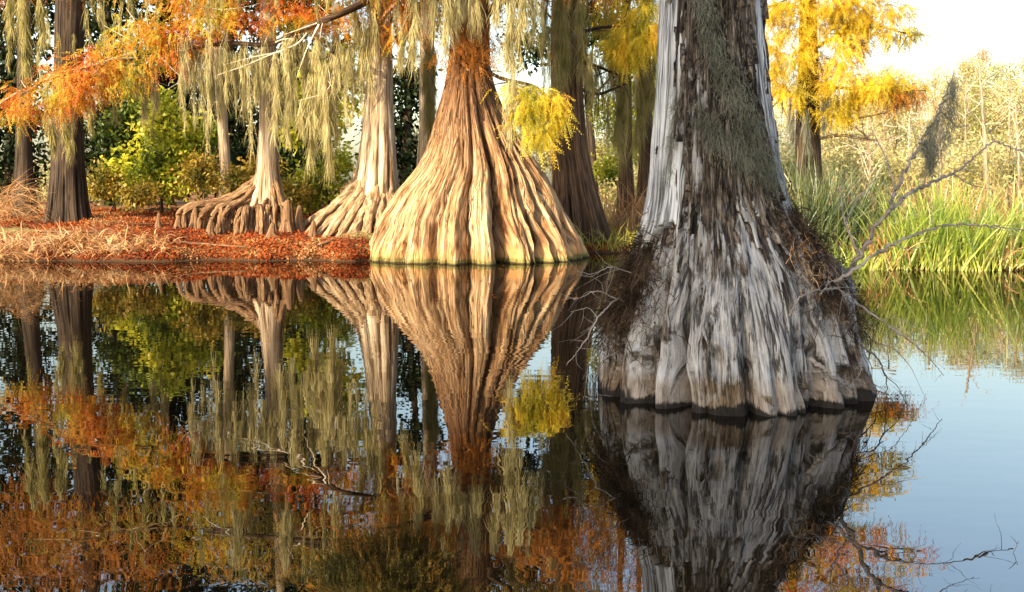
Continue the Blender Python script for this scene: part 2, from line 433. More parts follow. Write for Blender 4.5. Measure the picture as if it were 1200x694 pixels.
M['fol_dark'] = leafmat('foliage_dark', [(0.004, 0.008, 0.003), (0.010, 0.018, 0.006), (0.030, 0.042, 0.010)], 0.15, 0.6, 0.008)
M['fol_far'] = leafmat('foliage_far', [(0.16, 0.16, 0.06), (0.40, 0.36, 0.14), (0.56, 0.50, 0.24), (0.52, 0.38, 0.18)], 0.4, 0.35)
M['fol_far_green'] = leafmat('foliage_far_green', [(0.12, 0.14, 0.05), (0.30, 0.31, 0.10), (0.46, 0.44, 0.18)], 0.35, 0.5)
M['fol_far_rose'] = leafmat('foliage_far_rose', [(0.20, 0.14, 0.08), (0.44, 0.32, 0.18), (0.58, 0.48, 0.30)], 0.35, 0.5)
M['fol_shrub'] = leafmat('foliage_shrub', [(0.08, 0.09, 0.015), (0.28, 0.20, 0.03), (0.48, 0.28, 0.04)], 0.35, 1.2)
M['moss'] = leafmat('moss_strands', [(0.20, 0.17, 0.07), (0.42, 0.37, 0.18), (0.58, 0.52, 0.30)], 0.35, 1.5, 0)
M['moss_grey'] = leafmat('moss_strands_grey', [(0.07, 0.075, 0.055), (0.15, 0.155, 0.12), (0.24, 0.24, 0.19)], 0.25, 3, 0)
M['moss_olive'] = leafmat('moss_strands_olive', [(0.16, 0.15, 0.05), (0.32, 0.28, 0.11), (0.44, 0.38, 0.19)], 0.3, 1.5, 0)
M['reed'] = leafmat('reed_blades', [(0.07, 0.14, 0.015), (0.22, 0.32, 0.03), (0.44, 0.48, 0.08), (0.58, 0.50, 0.20)], 0.45, 1.2, 0.08)
M['marsh'] = leafmat('marsh_blades', [(0.16, 0.16, 0.03), (0.36, 0.34, 0.07), (0.52, 0.42, 0.18)], 0.4, 0.8, 0)
M['reed_dark'] = leafmat('reed_blades_dark', [(0.02, 0.045, 0.01), (0.06, 0.10, 0.02), (0.20, 0.19, 0.06)], 0.35, 1.4, 0.08)
M['dry'] = leafmat('dry_blades', [(0.22, 0.10, 0.04), (0.42, 0.24, 0.11), (0.58, 0.42, 0.24)], 0.25, 1.5, 0)
M['litter'] = leafmat('fallen_leaves', [(0.05, 0.018, 0.010), (0.17, 0.032, 0.012), (0.28, 0.075, 0.02), (0.34, 0.20, 0.09)], 0.1, 0.8, 0)
M['debris'] = leafmat('dry_debris', [(0.012, 0.009, 0.007), (0.045, 0.030, 0.020), (0.14, 0.10, 0.065)], 0.1, 5.0, 0)

# ground
def groundmat():
    m, N, L = newmat('bank_soil')
    geo = N.new('ShaderNodeNewGeometry')
    n1 = N.new('ShaderNodeTexNoise'); n1.inputs['Scale'].default_value = 0.7; n1.inputs['Detail'].default_value = 8
    n2 = N.new('ShaderNodeTexNoise'); n2.inputs['Scale'].default_value = 14; n2.inputs['Detail'].default_value = 5
    L.new(geo.outputs['Position'], n1.inputs['Vector']); L.new(geo.outputs['Position'], n2.inputs['Vector'])
    r1 = ramp(N, [(0.3, (0.05, 0.018, 0.01)), (0.5, (0.16, 0.045, 0.016)), (0.72, (0.24, 0.12, 0.05))]); L.new(n2.outputs['Fac'], r1.inputs[0])
    r2 = ramp(N, [(0.35, (0.08, 0.045, 0.025)), (0.6, (0.26, 0.22, 0.08))]); L.new(n2.outputs['Fac'], r2.inputs[0])
    mi = N.new('ShaderNodeMix'); mi.data_type = 'RGBA'; mr = N.new('ShaderNodeMapRange'); mr.inputs[1].default_value = 0.5; mr.inputs[2].default_value = 0.62
    L.new(n1.outputs['Fac'], mr.inputs[0]); L.new(mr.outputs[0], mi.inputs[0]); L.new(r1.outputs[0], mi.inputs[6]); L.new(r2.outputs[0], mi.inputs[7])
    sp = N.new('ShaderNodeSeparateXYZ'); L.new(geo.outputs['Position'], sp.inputs[0])
    mz = N.new('ShaderNodeMapRange'); mz.inputs[1].default_value = 0.02; mz.inputs[2].default_value = 0.14; L.new(sp.outputs['Z'], mz.inputs[0])
    m2 = N.new('ShaderNodeMix'); m2.data_type = 'RGBA'; L.new(mz.outputs[0], m2.inputs[0]); m2.inputs[6].default_value = (0.05, 0.028, 0.015, 1); L.new(mi.outputs[2], m2.inputs[7])
    bs = N.new('ShaderNodeBsdfPrincipled'); bs.inputs['Roughness'].default_value = 0.95; bs.inputs['Specular IOR Level'].default_value = 0.1
    L.new(m2.outputs[2], bs.inputs['Base Color'])
    bp = N.new('ShaderNodeBump'); bp.inputs['Strength'].default_value = 0.8; bp.inputs['Distance'].default_value = 0.06; L.new(n2.outputs['Fac'], bp.inputs['Height']); L.new(bp.outputs[0], bs.inputs['Normal'])
    out = N.new('ShaderNodeOutputMaterial'); L.new(bs.outputs[0], out.inputs[0])
    return m

def watermat():
    m, N, L = newmat('dark_water')
    geo = N.new('ShaderNodeNewGeometry')
    mp = N.new('ShaderNodeMapping'); mp.inputs['Scale'].default_value = (1.8, 4.0, 1); L.new(geo.outputs['Position'], mp.inputs['Vector'])
    n1 = N.new('ShaderNodeTexNoise'); n1.inputs['Scale'].default_value = 1.0; n1.inputs['Detail'].default_value = 1.5; n1.inputs['Roughness'].default_value = 0.45
    L.new(mp.outputs[0], n1.inputs['Vector'])
    mp2 = N.new('ShaderNodeMapping'); mp2.inputs['Scale'].default_value = (0.10, 0.16, 1); L.new(geo.outputs['Position'], mp2.inputs['Vector'])
    n2 = N.new('ShaderNodeTexNoise'); n2.inputs['Scale'].default_value = 1.0; n2.inputs['Detail'].default_value = 2; L.new(mp2.outputs[0], n2.inputs['Vector'])
    mr = N.new('ShaderNodeMapRange'); mr.inputs[1].default_value = 0.38; mr.inputs[2].default_value = 0.62; mr.inputs[3].default_value = 0.35; mr.inputs[4].default_value = 1.0; L.new(n2.outputs['Fac'], mr.inputs[0])
    mu = N.new('ShaderNodeMath'); mu.operation = 'MULTIPLY'; L.new(n1.outputs['Fac'], mu.inputs[0]); L.new(mr.outputs[0], mu.inputs[1])
    bp = N.new('ShaderNodeBump'); bp.inputs['Strength'].default_value = 1.0; bp.inputs['Distance'].default_value = 0.0014; L.new(mu.outputs[0], bp.inputs['Height'])
    fr = N.new('ShaderNodeFresnel'); fr.inputs['IOR'].default_value = 2.8; L.new(bp.outputs[0], fr.inputs['Normal'])
    gl = N.new('ShaderNodeBsdfGlossy'); gl.inputs['Roughness'].default_value = 0.0; L.new(bp.outputs[0], gl.inputs['Normal'])
    df = N.new('ShaderNodeBsdfDiffuse'); df.inputs['Color'].default_value = (0.004, 0.003, 0.0015, 1)
    mi = N.new('ShaderNodeMixShader'); L.new(fr.outputs[0], mi.inputs[0]); L.new(df.outputs[0], mi.inputs[1]); L.new(gl.outputs[0], mi.inputs[2])
    out = N.new('ShaderNodeOutputMaterial'); L.new(mi.outputs[0], out.inputs[0])
    return m

# ------------------------------------------------------------------ ground and water
def shore_y(x):
    """northern shoreline as a function of x"""
    x = np.asarray(x, float)
    s = np.interp(x, [-300, -40, -14, -3.4, -2.2, 0, 3.2, 6.0, 9.0, 14, 40, 300], [26, 25, 24.1, 24.0, 25.6, 27.6, 27.0, 22.2, 21.2, 21.0, 22, 30])
    z = np.zeros_like(x)
    return s + 0.30 * vnoise(np.stack([x * 0.9, z, z], -1)) + 0.12 * vnoise(np.stack([x * 3.1, z + 4, z], -1))

def gheight(x, y):
    x = np.asarray(x, float); y = np.asarray(y, float)
    d = y - shore_y(x)
    left = 1 - np.clip((x + 1.0) / 4.0, 0, 1)
    h = np.where(d > 0, 0.16 * (1 - np.exp(-d / 0.25)) + (0.75 * left + 0.12) * (1 - np.exp(-d / 4.0)), np.maximum(-0.9, d * 0.35))
    h = h + np.where(d > 0, np.minimum(d, 1) * 0.10, 0.02) * fbm(np.stack([x * 0.6, y * 0.6, x * 0], -1), 4) * 2
    far = np.clip((y - 60) / 300, 0, 1)
    return h + far * 2.0

def build_ground():
    u = np.linspace(-1, 1, 420); xs = np.sinh(u * 5.2) / np.sinh(5.2) * 700
    v = np.linspace(0, 1, 330)
    ys = np.concatenate([np.linspace(-700, 18, 30)[:-1], 18 + (np.sinh(v * 5.6) / np.sinh(5.6)) * 900])
    X, Y = np.meshgrid(xs, ys)
    Z = gheight(X, Y)
    n, m_ = X.shape
    idx = np.arange(n * m_).reshape(n, m_)
    q = np.stack([idx[:-1, :-1], idx[:-1, 1:], idx[1:, 1:], idx[1:, :-1]], -1).reshape(-1, 4)
    o = mesh_np('ground', np.stack([X, Y, Z], -1), q, groundmat(), smooth=True)
    tag(o, kind='structure')
    w = mesh_np('water', [(-700, -700, 0), (700, -700, 0), (700, 200, 0), (-700, 200, 0)], [(0, 1, 2, 3)], watermat())
    tag(w, kind='structure')
build_ground()
def GP(px, D):
    """ground point on the line of sight column px at depth D"""
    x = (px - CX) / F_PX * D / math.cos(PITCH) * 1.0
    p = P(px, 260, D); 
    return np.array([p[0], D, float(gheight(p[0], D))])

# ------------------------------------------------------------------ foreground grey trunk
def pxkeys(rows, D):
    """rows (py, left px, right px) at depth D -> (z, x, y, r) keys"""
    out = []
    for py, a, b in rows:
        l = P(a, py, D); r = P(b, py, D)
        out.append((l[2], (l[0] + r[0]) / 2, D, (r[0] - l[0]) / 2))
    return out

def bark_fg():
    m, N, L = newmat('weathered_bark')
    at = N.new('ShaderNodeAttribute'); at.attribute_name = 'grain'
    geo = N.new('ShaderNodeNewGeometry'); sp = N.new('ShaderNodeSeparateXYZ'); L.new(geo.outputs['Position'], sp.inputs[0])
    def mp(s):
        q = N.new('ShaderNodeMapping'); q.inputs['Scale'].default_value = s; L.new(at.outputs['Vector'], q.inputs['Vector']); return q.outputs[0]
    def noise(s, det=6, ro=0.6, dist=0.0):
        q = N.new('ShaderNodeTexNoise'); q.inputs['Scale'].default_value = 1; q.inputs['Detail'].default_value = det; q.inputs['Roughness'].default_value = ro
        q.inputs['Distortion'].default_value = dist; L.new(mp(s), q.inputs['Vector']); return q.outputs['Fac']
    def math_(op, a, b, c=None):
        q = N.new('ShaderNodeMath'); q.operation = op
        for i, x in enumerate((a, b, c)):
            if x is None: continue
            if isinstance(x, (int, float)): q.inputs[i].default_value = x
            else: L.new(x, q.inputs[i])
        return q.outputs[0]
    def mrange(x, a, b, c=0.0, d=1.0):
        q = N.new('ShaderNodeMapRange'); q.inputs[1].default_value = a; q.inputs[2].default_value = b; q.inputs[3].default_value = c; q.inputs[4].default_value = d
        L.new(x, q.inputs[0]); return q.outputs[0]
    def mix(f, a, b):
        q = N.new('ShaderNodeMix'); q.data_type = 'RGBA'
        L.new(f, q.inputs[0])
        for i, x in ((6, a), (7, b)):
            if isinstance(x, tuple): q.inputs[i].default_value = (*x, 1)
            else: L.new(x, q.inputs[i])
        return q.outputs[2]
    fib = noise((60, 60, 5.5), 7, 0.72)         # fibres
    pl = noise((7.5, 7.5, 2.6), 6, 0.66, 0.7)     # plates
    pat = noise((1.9, 1.9, 1.2), 7, 0.7, 0.3)  # patches
    pat2 = noise((2.6, 2.6, 2.2), 5, 0.6, 0.2)
    z = sp.outputs['Z']
    ck = noise((11, 11, 1.1), 5, 0.6, 0.25); ck2 = noise((4.0, 4.0, 2.6), 4, 0.6, 0.4)
    cm = mrange(math_('ABSOLUTE', math_('SUBTRACT', ck, 0.5), 0), 0.006, 0.04)
    cm2 = mrange(math_('ADD', math_('ABSOLUTE', math_('SUBTRACT', ck2, 0.5), 0), mrange(z, 0.9, 1.3, 0.03, 0.0)), 0.003, 0.020)
    crk = math_('MULTIPLY', math_('MAXIMUM', cm, mrange(pat2, 0.46, 0.54, 0.0, 0.7)), cm2)
    # rough brown bark
    r_b = ramp(N, [(0.38, (0.006, 0.005, 0.004)), (0.445, (0.03, 0.022, 0.017)), (0.52, (0.16, 0.128, 0.10)), (0.60, (0.37, 0.33, 0.285))])
    L.new(math_('MULTIPLY_ADD', fib, 0.45, math_('MULTIPLY', pl, 0.55)), r_b.inputs[0])
    # silver wood
    r_s = ramp(N, [(0.36, (0.03, 0.026, 0.022)), (0.42, (0.18, 0.17, 0.162)), (0.50, (0.36, 0.357, 0.36)), (0.62, (0.50, 0.505, 0.525))])
    L.new(math_('MULTIPLY_ADD', fib, 0.55, math_('MULTIPLY', pat2, 0.45)), r_s.inputs[0])
    # more silver between 0.3 m and 1.2 m, less near the top and toward the shaggy right flank
    sx = N.new('ShaderNodeSeparateXYZ'); L.new(at.outputs['Vector'], sx.inputs[0])
    flank = mrange(math_('ABSOLUTE', sx.outputs['X'], 0), 0.5, 0.95, 0.0, -0.12)
    zlow = math_('ADD', mrange(z, 0.9, 1.5, 0.22, -0.01), flank)
    f = math_('ADD', math_('ADD', math_('MULTIPLY', pat, 1.3), math_('MULTIPLY', pl, 0.35)), zlow)
    silver = mrange(f, 0.85, 0.91)
    c = mix(silver, r_b.outputs[0], r_s.outputs[0])
    c = mix(mrange(crk, 0, 1, 0.85, 0.0), c, (0.010, 0.008, 0.006))
    # tan water stained band
    zt = math_('ADD', z, math_('MULTIPLY', math_('SUBTRACT', pat2, 0.5), 0.35))
    tan = mrange(zt, 0.17, 0.28, 0.55, 0.0)
    r_t = ramp(N, [(0.36, (0.03, 0.02, 0.012)), (0.5, (0.18, 0.12, 0.065)), (0.65, (0.28, 0.205, 0.125))]); L.new(fib, r_t.inputs[0])
    c = mix(tan, c, r_t.outputs[0])
    # wet black foot
    zb = math_('ADD', z, math_('ADD', math_('MULTIPLY', math_('SUBTRACT', pat2, 0.5), 0.34), math_('MULTIPLY', math_('SUBTRACT', fib, 0.5), 0.10)))
    c = mix(mrange(zb, 0.05, 0.075, 0.96, 0.0), c, (0.012, 0.010, 0.009))
    # lichen
    li = noise((3.3, 3.3, 7), 4, 0.7)
    c = mix(mrange(li, 0.68, 0.70, 0.0, 0.7), c, (0.36, 0.42, 0.33))
    bs = N.new('ShaderNodeBsdfPrincipled'); bs.inputs['Roughness'].default_value = 0.85; bs.inputs['Specular IOR Level'].default_value = 0.2
    L.new(c, bs.inputs['Base Color'])
    h = math_('ADD', math_('MULTIPLY', crk, 0.5), math_('ADD', math_('MULTIPLY', pl, mrange(silver, 0, 1, 1.3, 0.3)), math_('MULTIPLY', fib, 0.6)))
    bp = N.new('ShaderNodeBump'); bp.inputs['Strength'].default_value = 1.0; bp.inputs['Distance'].default_value = 0.06
    L.new(h, bp.inputs['Height']); L.new(bp.outputs[0], bs.inputs['Normal'])
    out = N.new('ShaderNodeOutputMaterial'); L.new(bs.outputs[0], out.inputs[0])
    return m

FG_D = 8.62
fg_rows = [(505, 697, 1022), (480, 697, 1022), (450, 698, 1018), (420, 701, 1010), (385, 708, 998), (350, 722, 980), (320, 738, 962), (290, 752, 944), (260, 764, 929),
           (230, 770, 917), (190, 774, 909), (150, 777, 904), (110, 779, 898), (60, 781, 893), (0, 784, 889)]
fgk = pxkeys(fg_rows, FG_D)
fgk.append((-0.5, fgk[0][1], FG_D, 1.14)); top = fgk[14]
fgk += [(4.2, 1.60, FG_D + 0.05, 0.37), (6.0, 1.66, FG_D + 0.1, 0.33), (8.2, 1.78, FG_D + 0.2, 0.27)]
FGB = np.array([1.74, FG_D, 0.0])
def fg_theta(px, half=161, cen=859):
    return -math.degrees(math.acos(max(-1, min(1, (px - cen) / half))))
fg_cr = []
for px, dep, w, z0, z1 in [(712, .22, .06, .5, 1.2), (735, .30, .06, .5, 1.4), (769, .36, .065, .40, 1.5), (800, .08, .03, .3, .8), (850, .20, .035, .15, 1.1), (882, .10, .025, .1, .7),
                           (905, .10, .025, .2, .8), (928, .30, .07, .18, .9), (950, .32, .06, .5, 1.1), (975, .30, .06, .4, 1.3), (996, .2, .05, .6, 1.4), (1012, .18, .05, .6, 1.4)]:
    fg_cr.append((fg_theta(px), dep, w, z0, z1))
fg_cr += auto_creases(9, .16, .06, .6, 1.5, 5)[:4]
for i in range(22):
    fg_cr.append((360 * rng.random(), .045, .018, 1.0 + rng.random(), 2.0 + 3 * rng.random()))
def fg_extra(T, Z, rad, rr):
    # fractured plates: ridged noise cracks, stronger above the smooth foot
    n = np.stack([np.cos(T) * 4.2 + 9, np.sin(T) * 4.2, Z * 1.3], -1)
    warp = 0.5 * fbm(n * 1.7 + 3, 3)
    r1 = 1 - np.abs(fbm(n * np.array([1.6, 1.6, 0.8]) + warp[..., None], 3)) * 5
    cr = np.clip(r1, 0, 1) ** 2
    hi = np.clip((Z - 0.55) / 0.9, 0.15, 1.0)
    rad = rad - cr * 0.055 * hi
    st = vnoise(np.stack([np.cos(T) * 7, np.sin(T) * 7, Z * 2.1], -1))
    rad = rad + np.clip((st - 0.1) * 8, 0, 1) * 0.028 * hi
    rad += 0.006 * fbm(np.stack([np.cos(T) * 24, np.sin(T) * 24, Z * 3], -1), 3) * 2
    rad += 0.010 * hi * fbm(np.stack([np.cos(T) * 12, np.sin(T) * 12, Z * 9], -1), 3) * 2
    # knot hollow low on the front, and a dark cleft to its right
    for (kx, kz, wx, wz, dp) in ((R(fg_theta(817)), 0.36, 0.045, 0.10, 0.10), (R(fg_theta(946)), 0.27, 0.045, 0.16, 0.20), (R(fg_theta(925)), 0.02, 0.05, 0.12, 0.12)):
        dd = (T - kx + np.pi) % (2 * np.pi) - np.pi
        e = (dd / wx) ** 2 + ((Z - kz) / wz) ** 2
        rad = rad - dp * np.exp(-e ** 2 * 0.9) + 0.022 * np.exp(-((np.sqrt(e) - 1.5) / 0.35) ** 2)
    # flanks bulge where debris has gathered
    dd = (T - R(-12) + np.pi) % (2 * np.pi) - np.pi
    rad = rad + 0.19 * np.exp(-(dd / 0.5) ** 2 - ((Z - 0.92) / 0.30) ** 2)
    return rad
M['bark_fg'] = bark_fg()
fg = thing('cypress_tree', 'massive grey weathered cypress trunk with flared foot standing alone in the water in front', 'tree', FGB)
v, g = trunk_verts(fgk, nth=760, nz=900, creases=fg_cr, rough=0.035, rk=(2.4, 1.0), sy=0.95, seed=2.0, extra=fg_extra, zpow=1.35, sm=0.02, gk=1.0)
trunk_obj('trunk', v, g, M['bark_fg'], FGB, fg)

def slivers(n, surf, th_rng, z_rng, len_rng, w_rng, thick, r, gk, zbias=1.0):
    th = R(1) * (th_rng[0] + (th_rng[1] - th_rng[0]) * r.random(n)); z = z_rng[0] + (z_rng[1] - z_rng[0]) * r.random(n) ** zbias
    ln = len_rng[0] + (len_rng[1] - len_rng[0]) * r.random(n) ** 2; w = w_rng[0] + (w_rng[1] - w_rng[0]) * r.random(n)
    seg = 9; u = np.linspace(0, 1, seg)
    Z = z[:, None] + ln[:, None] * u; TH = th[:, None] + (r.normal(size=n) * .10)[:, None] * ln[:, None] * (u - .5) + 0.002 * r.normal(size=(n, seg)) + (r.normal(size=n) * .02)[:, None] * np.sin(u * 5 + th[:, None] * 9)
    prof = (np.sin(np.pi * np.clip(u * .9 + .06, 0, 1)) ** .6)[None] * (0.85 + .3 * r.random((n, seg)))
    hw = w[:, None] * .5 * prof
    lift = thick * (0.3 + r.random(n))[:, None] * (1 + 1.2 * (r.random(n)[:, None]) * (1 - u) ** 2 * 1.5)
    P0, rad0 = surf(TH, Z)          # surface points, local radius
    dth = hw / rad0
    cols_ = []
    for (dt, off) in ((-dth, -0.02 + 0 * lift), (-dth * .8, lift), (dth * .7, lift * .85), (dth, -0.02 + 0 * lift)):
        p, _ = surf(TH + dt, Z, off); cols_.append(p)
    V = np.stack(cols_, 2)          # n, seg, 4, 3
    idx = np.arange(n * seg * 4).reshape(n, seg, 4)
    q = [np.stack([idx[:, :-1, k], idx[:, :-1, k + 1], idx[:, 1:, k + 1], idx[:, 1:, k]], -1).reshape(-1, 4) for k in range(3)]
    q += [idx[:, 0, ::-1].reshape(-1, 4), idx[:, -1].reshape(-1, 4)]
    T4 = TH[:, :, None] + np.stack([-dth * 1.3, -dth * .8, dth * .7, dth * 1.2], 2)
    g = np.stack([np.cos(T4) * gk + th[:, None, None] * 0.03, np.sin(T4) * gk, Z[:, :, None] + 0 * T4], -1)
    return V.reshape(-1, 3), np.concatenate(q), g.reshape(-1, 3)
_gv = v; _gz = v[:, 0, 2]
def grid_surface(gv, ax):
    gz = gv[:, 0, 2]; nth = gv.shape[1]
    gx = gv[..., :2].mean(1)
    rad = np.linalg.norm(gv[..., :2] - gx[:, None], axis=-1)
    lv = int(len(gz) * ax / (gz[-1] - gz[0])); cs = np.cumsum(np.pad(rad, ((lv, lv + 1), (0, 0)), mode='edge'), axis=0)
    rad = (cs[2 * lv + 1:] - cs[:-(2 * lv + 1)])[:len(gz)] / (2 * lv + 1)
    rad = (np.roll(rad, 1, 1) + np.roll(rad, 2, 1) + rad + np.roll(rad, -1, 1) + np.roll(rad, -2, 1)) / 5
    def surf(th, z, off=0.0):
        zi = np.clip(np.interp(z, gz, np.arange(len(gz))), 0, len(gz) - 1.001); i = zi.astype(int); f = zi - i
        j = np.mod(th / (2 * np.pi), 1) * nth; j0 = j.astype(int) % nth
        r0 = rad[i, j0] * (1 - f) + rad[i + 1, j0] * f
        cx = gx[i] * (1 - f)[..., None] + gx[i + 1] * f[..., None]
        rr = r0 + off
        return np.stack([cx[..., 0] + rr * np.cos(th), cx[..., 1] + rr * np.sin(th), z], -1), np.maximum(r0, .1)
    return surf
fsurf = grid_surface(v, 0.22)
r_ = np.random.default_rng(77)
mb = MB()
a_, b_, c_ = slivers(500, fsurf, (-186, -14), (0.9, 3.9), (.16, .8), (.012, .05), .020, r_, 1.0, .9); mb.add(a_, b_, None, c_)
a_, b_, c_ = slivers(90, fsurf, (-185, 5), (0.35, 1.1), (.15, .6), (.010, .035), .010, r_, 1.0); mb.add(a_, b_, None, c_)
o = mb.build('loose_bark', M['bark_fg'], FGB, fg, smooth=False); tag(o, kind='stuff')

# silver slab of bare wood along the upper left side
def silver_mat():
    return barkmat('bare_silver_wood', [(0.06, 0.06, 0.06), (0.22, 0.23, 0.245), (0.36, 0.375, 0.40), (0.44, 0.46, 0.49)], fine=(30, 1.6), broad=(2.5, 1.2), bump=0.8, bdist=0.02)
M['silver'] = silver_mat()
def fg_surface(theta, z, off=0.0):
    k = np.array(sorted(fgk)); ax = np.interp(z, k[:, 0], k[:, 1]); rr = np.interp(z, k[:, 0], k[:, 3])
    return np.stack([ax + (rr + off) * np.cos(theta), FG_D + (rr + off) * 0.95 * np.sin(theta), z], -1)
def slab(t0a, t1a, t0b, t1b, z0, z1, nt=46, nz=140, off=0.03, rag=0.10):
    u = np.linspace(0, 1, nt); w = np.linspace(0, 1, nz)
    U, W = np.meshgrid(u, w)
    th0 = np.interp(W, [0, 1], [t0a, t0b]); th1 = np.interp(W, [0, 1], [t1a, t1b])
    rg = 1.5 * rag * vnoise(np.stack([U * 14, U * 0 + 3.3, U * 0], -1)) + rag * vnoise(np.stack([U * 30, U * 0 + 8, U * 0], -1))
    Z = z0 + rg * (1 - W) + (z1 - z0) * W
    edge = 0.06 * vnoise(np.stack([W * 9, W * 0, U * 0 + 1], -1))
    TH = R(1) * (th0 + (th1 - th0) * U) + edge * (U - 0.5)
    o = off + 0.018 * fbm(np.stack([U * 16, W * 5, U * 0], -1), 4) * 2 + 0.014 * np.sin(np.pi * U) - 0.06 * (np.abs(U - 0.5) * 2) ** 6
    vo = fg_surface(TH, Z, o); vi = fg_surface(TH, Z, -0.06)
    n = nt * nz; idx = np.arange(n).reshape(nz, nt)
    q = np.stack([idx[:-1, :-1], idx[:-1, 1:], idx[1:, 1:], idx[1:, :-1]], -1).reshape(-1, 4)
    bd = np.concatenate([idx[0], idx[1:, -1], idx[-1, -2::-1], idx[-2:0:-1, 0]])
    bn = np.roll(bd, -1)
    qs = np.stack([bd, bn, bn + n, bd + n], -1)
    g = np.stack([np.cos(TH) * 1.0, np.sin(TH) * 1.0, Z], -1).reshape(-1, 3)
    return np.concatenate([vo.reshape(-1, 3), vi.reshape(-1, 3)]), np.concatenate([q, q[:, ::-1] + n, qs[:, ::-1]]), np.concatenate([g, g])
for args in (((-200, -131, -196, -137), 1.30, 4.3), ((-46, -14, -62, -34), 1.50, 4.2)):
    (a, b, c, d), z0, z1 = args
    mb = MB(); v, q, g = slab(a, b, c, d, z0, z1, off=0.055 if a < -150 else 0.012); mb.add(v, q, None, g)
    o = mb.build('bare_wood', M['silver'], FGB, fg)
# dead top stubs, above the frame
for i, (z, th, ln) in enumerate(((5.6, 200, 1.3), (6.4, 330, 1.0), (7.3, 100, 0.9))):
    mb = MB(); a = np.array([1.65, FG_D + .1, z]); d = np.array([math.cos(R(th)), math.sin(R(th)), 0.5])
    mb.tube([a, a + d * ln * .5, a + d * ln + np.array([0, 0, .2])], .11, .03, 14, 9, seed=i)
    mb.build('limb', M['bark_brown'], FGB, fg)

# grey moss wrapped round the trunk, clinging
def cling_moss(path, width, n, ln, name, label, mat, group=None, off=0.035):
    path = np.array(path, float)   # (theta_deg, z)
    t = rng.random(n); s = t * (len(path) - 1); i = np.minimum(s.astype(int), len(path) - 2); f = (s - i)[:, None]
    c = path[i] * (1 - f) + path[i + 1] * f
    th = np.radians(c[:, 0] + rng.normal(size=n) * width[0]); z = c[:, 1] + rng.normal(size=n) * width[1]
    p = fg_surface(th, z, off + 0.03 * rng.random(n))
    nrm = np.stack([np.cos(th), np.sin(th), 0 * th], 1)
    v, q, _ = ribbons(p, nrm * 0.35 + rng.normal(size=(n, 3)) * 0.5 + np.array([0, 0, -0.6]), ln * (0.5 + rng.random(n)), np.full(n, 0.0045), seg=5, gravity=1.0, wig=0.35)
    o = mesh_np(name, v, q, mat, base=p.mean(0))
    return tag(o, label, 'moss', group)
cling_moss([(-112, 3.1), (-106, 2.75), (-92, 2.45), (-72, 2.15), (-58, 1.85), (-50, 1.65)], (7, 0.10), 5200, 0.06, 'spanish_moss', 'grey green moss band wrapped diagonally around the grey trunk', M['moss_grey'])
cling_moss([(-116, 2.15), (-100, 1.98), (-80, 1.82), (-62, 1.75)], (7, 0.06), 2000, 0.06, 'spanish_moss', 'thin lower moss wisp across the middle of the grey trunk', M['moss_grey'])
cling_moss([(-140, 2.3), (-146, 1.9), (-150, 1.62)], (3, 0.08), 900, 0.06, 'spanish_moss', 'narrow moss fringe beside the silver bare wood of the grey trunk', M['moss_grey'])

# debris caught on both flanks
def tangle(name, label, th_c, z_c, sth, sz, n, base_off, cat='brush', lmax=0.4, mat='debris'):
    th = np.radians(th_c + rng.normal(size=n) * sth); z = np.clip(z_c + rng.normal(size=n) * sz, 0.12, None)
    p = fg_surface(th, z, base_off + 0.06 * rng.random(n))
    nr = np.stack([np.cos(th), np.sin(th), 0 * th], 1)
    v, q, _ = ribbons(p, nr * 0.5 + rng.normal(size=(n, 3)) * 0.8 + np.array([0, 0, -0.1]), lmax * (0.15 + rng.random(n) ** 2), 0.004 + 0.006 * rng.random(n), seg=6, gravity=1.3, wig=0.25)
    o = mesh_np(name, v, q, M[mat], base=p.mean(0))
    return tag(o, label, cat)
tangle('dead_brush', 'shaggy brown brush caught on the right flank of the grey trunk', -16, 0.98, 18, 0.20, 7000, 0.0, lmax=0.28)
tangle('dead_brush', 'dark twiggy brush hanging on the left flank of the grey trunk', -168, 0.86, 14, 0.20, 5200, 0.0, lmax=0.26)
tangle('dry_grass', 'dry tan grass tuft rooted high on the right flank of the grey trunk', -44, 1.06, 9, 0.10, 150, 0.03, 'grass', 0.26, 'dry')

# bare branches rooted on the right flank
def branch_set(paths, D, mat, name, label, cat='branch', base=None, rmul=1.0, group=None):
    mb = MB()
    for i, (pts, r0, r1) in enumerate(paths):
        w = [P(px, py, D + dd) for px, py, dd in pts]
        c = resample(w, max(14, len(w) * 9)); c[1:-1] += rng.normal(size=(len(c) - 2, 3)) * r0 * .35
        mb.tube(c, r0 * rmul * .78, r1 * rmul * .78, sides=8, wob=0.5, seed=i * 3.1, raw=True)
        for k in range(int(3 + len(w) * 1.5) if r0 > .005 else 2):
            u = int((.25 + .75 * rng.random()) * (len(c) - 1)); p = c[u]; t = c[min(u + 1, len(c) - 1)] - c[max(u - 1, 0)]
            d = unit(unit(t) * .6 + rng.normal(size=3) * .7); l = .06 + .22 * rng.random() ** 1.5
            mb.tube([p, p + d * l * .5, p + d * l + rng.normal(size=3) * l * .2], max(.0016, r0 * .16), .0008, 8, 5, wob=.3, seed=k)
    b = P(paths[0][0][0][0], paths[0][0][0][1], D + paths[0][0][0][2]) if base is None else base
    o = mb.build(name, mat, b)
    return tag(o, label, cat, group)
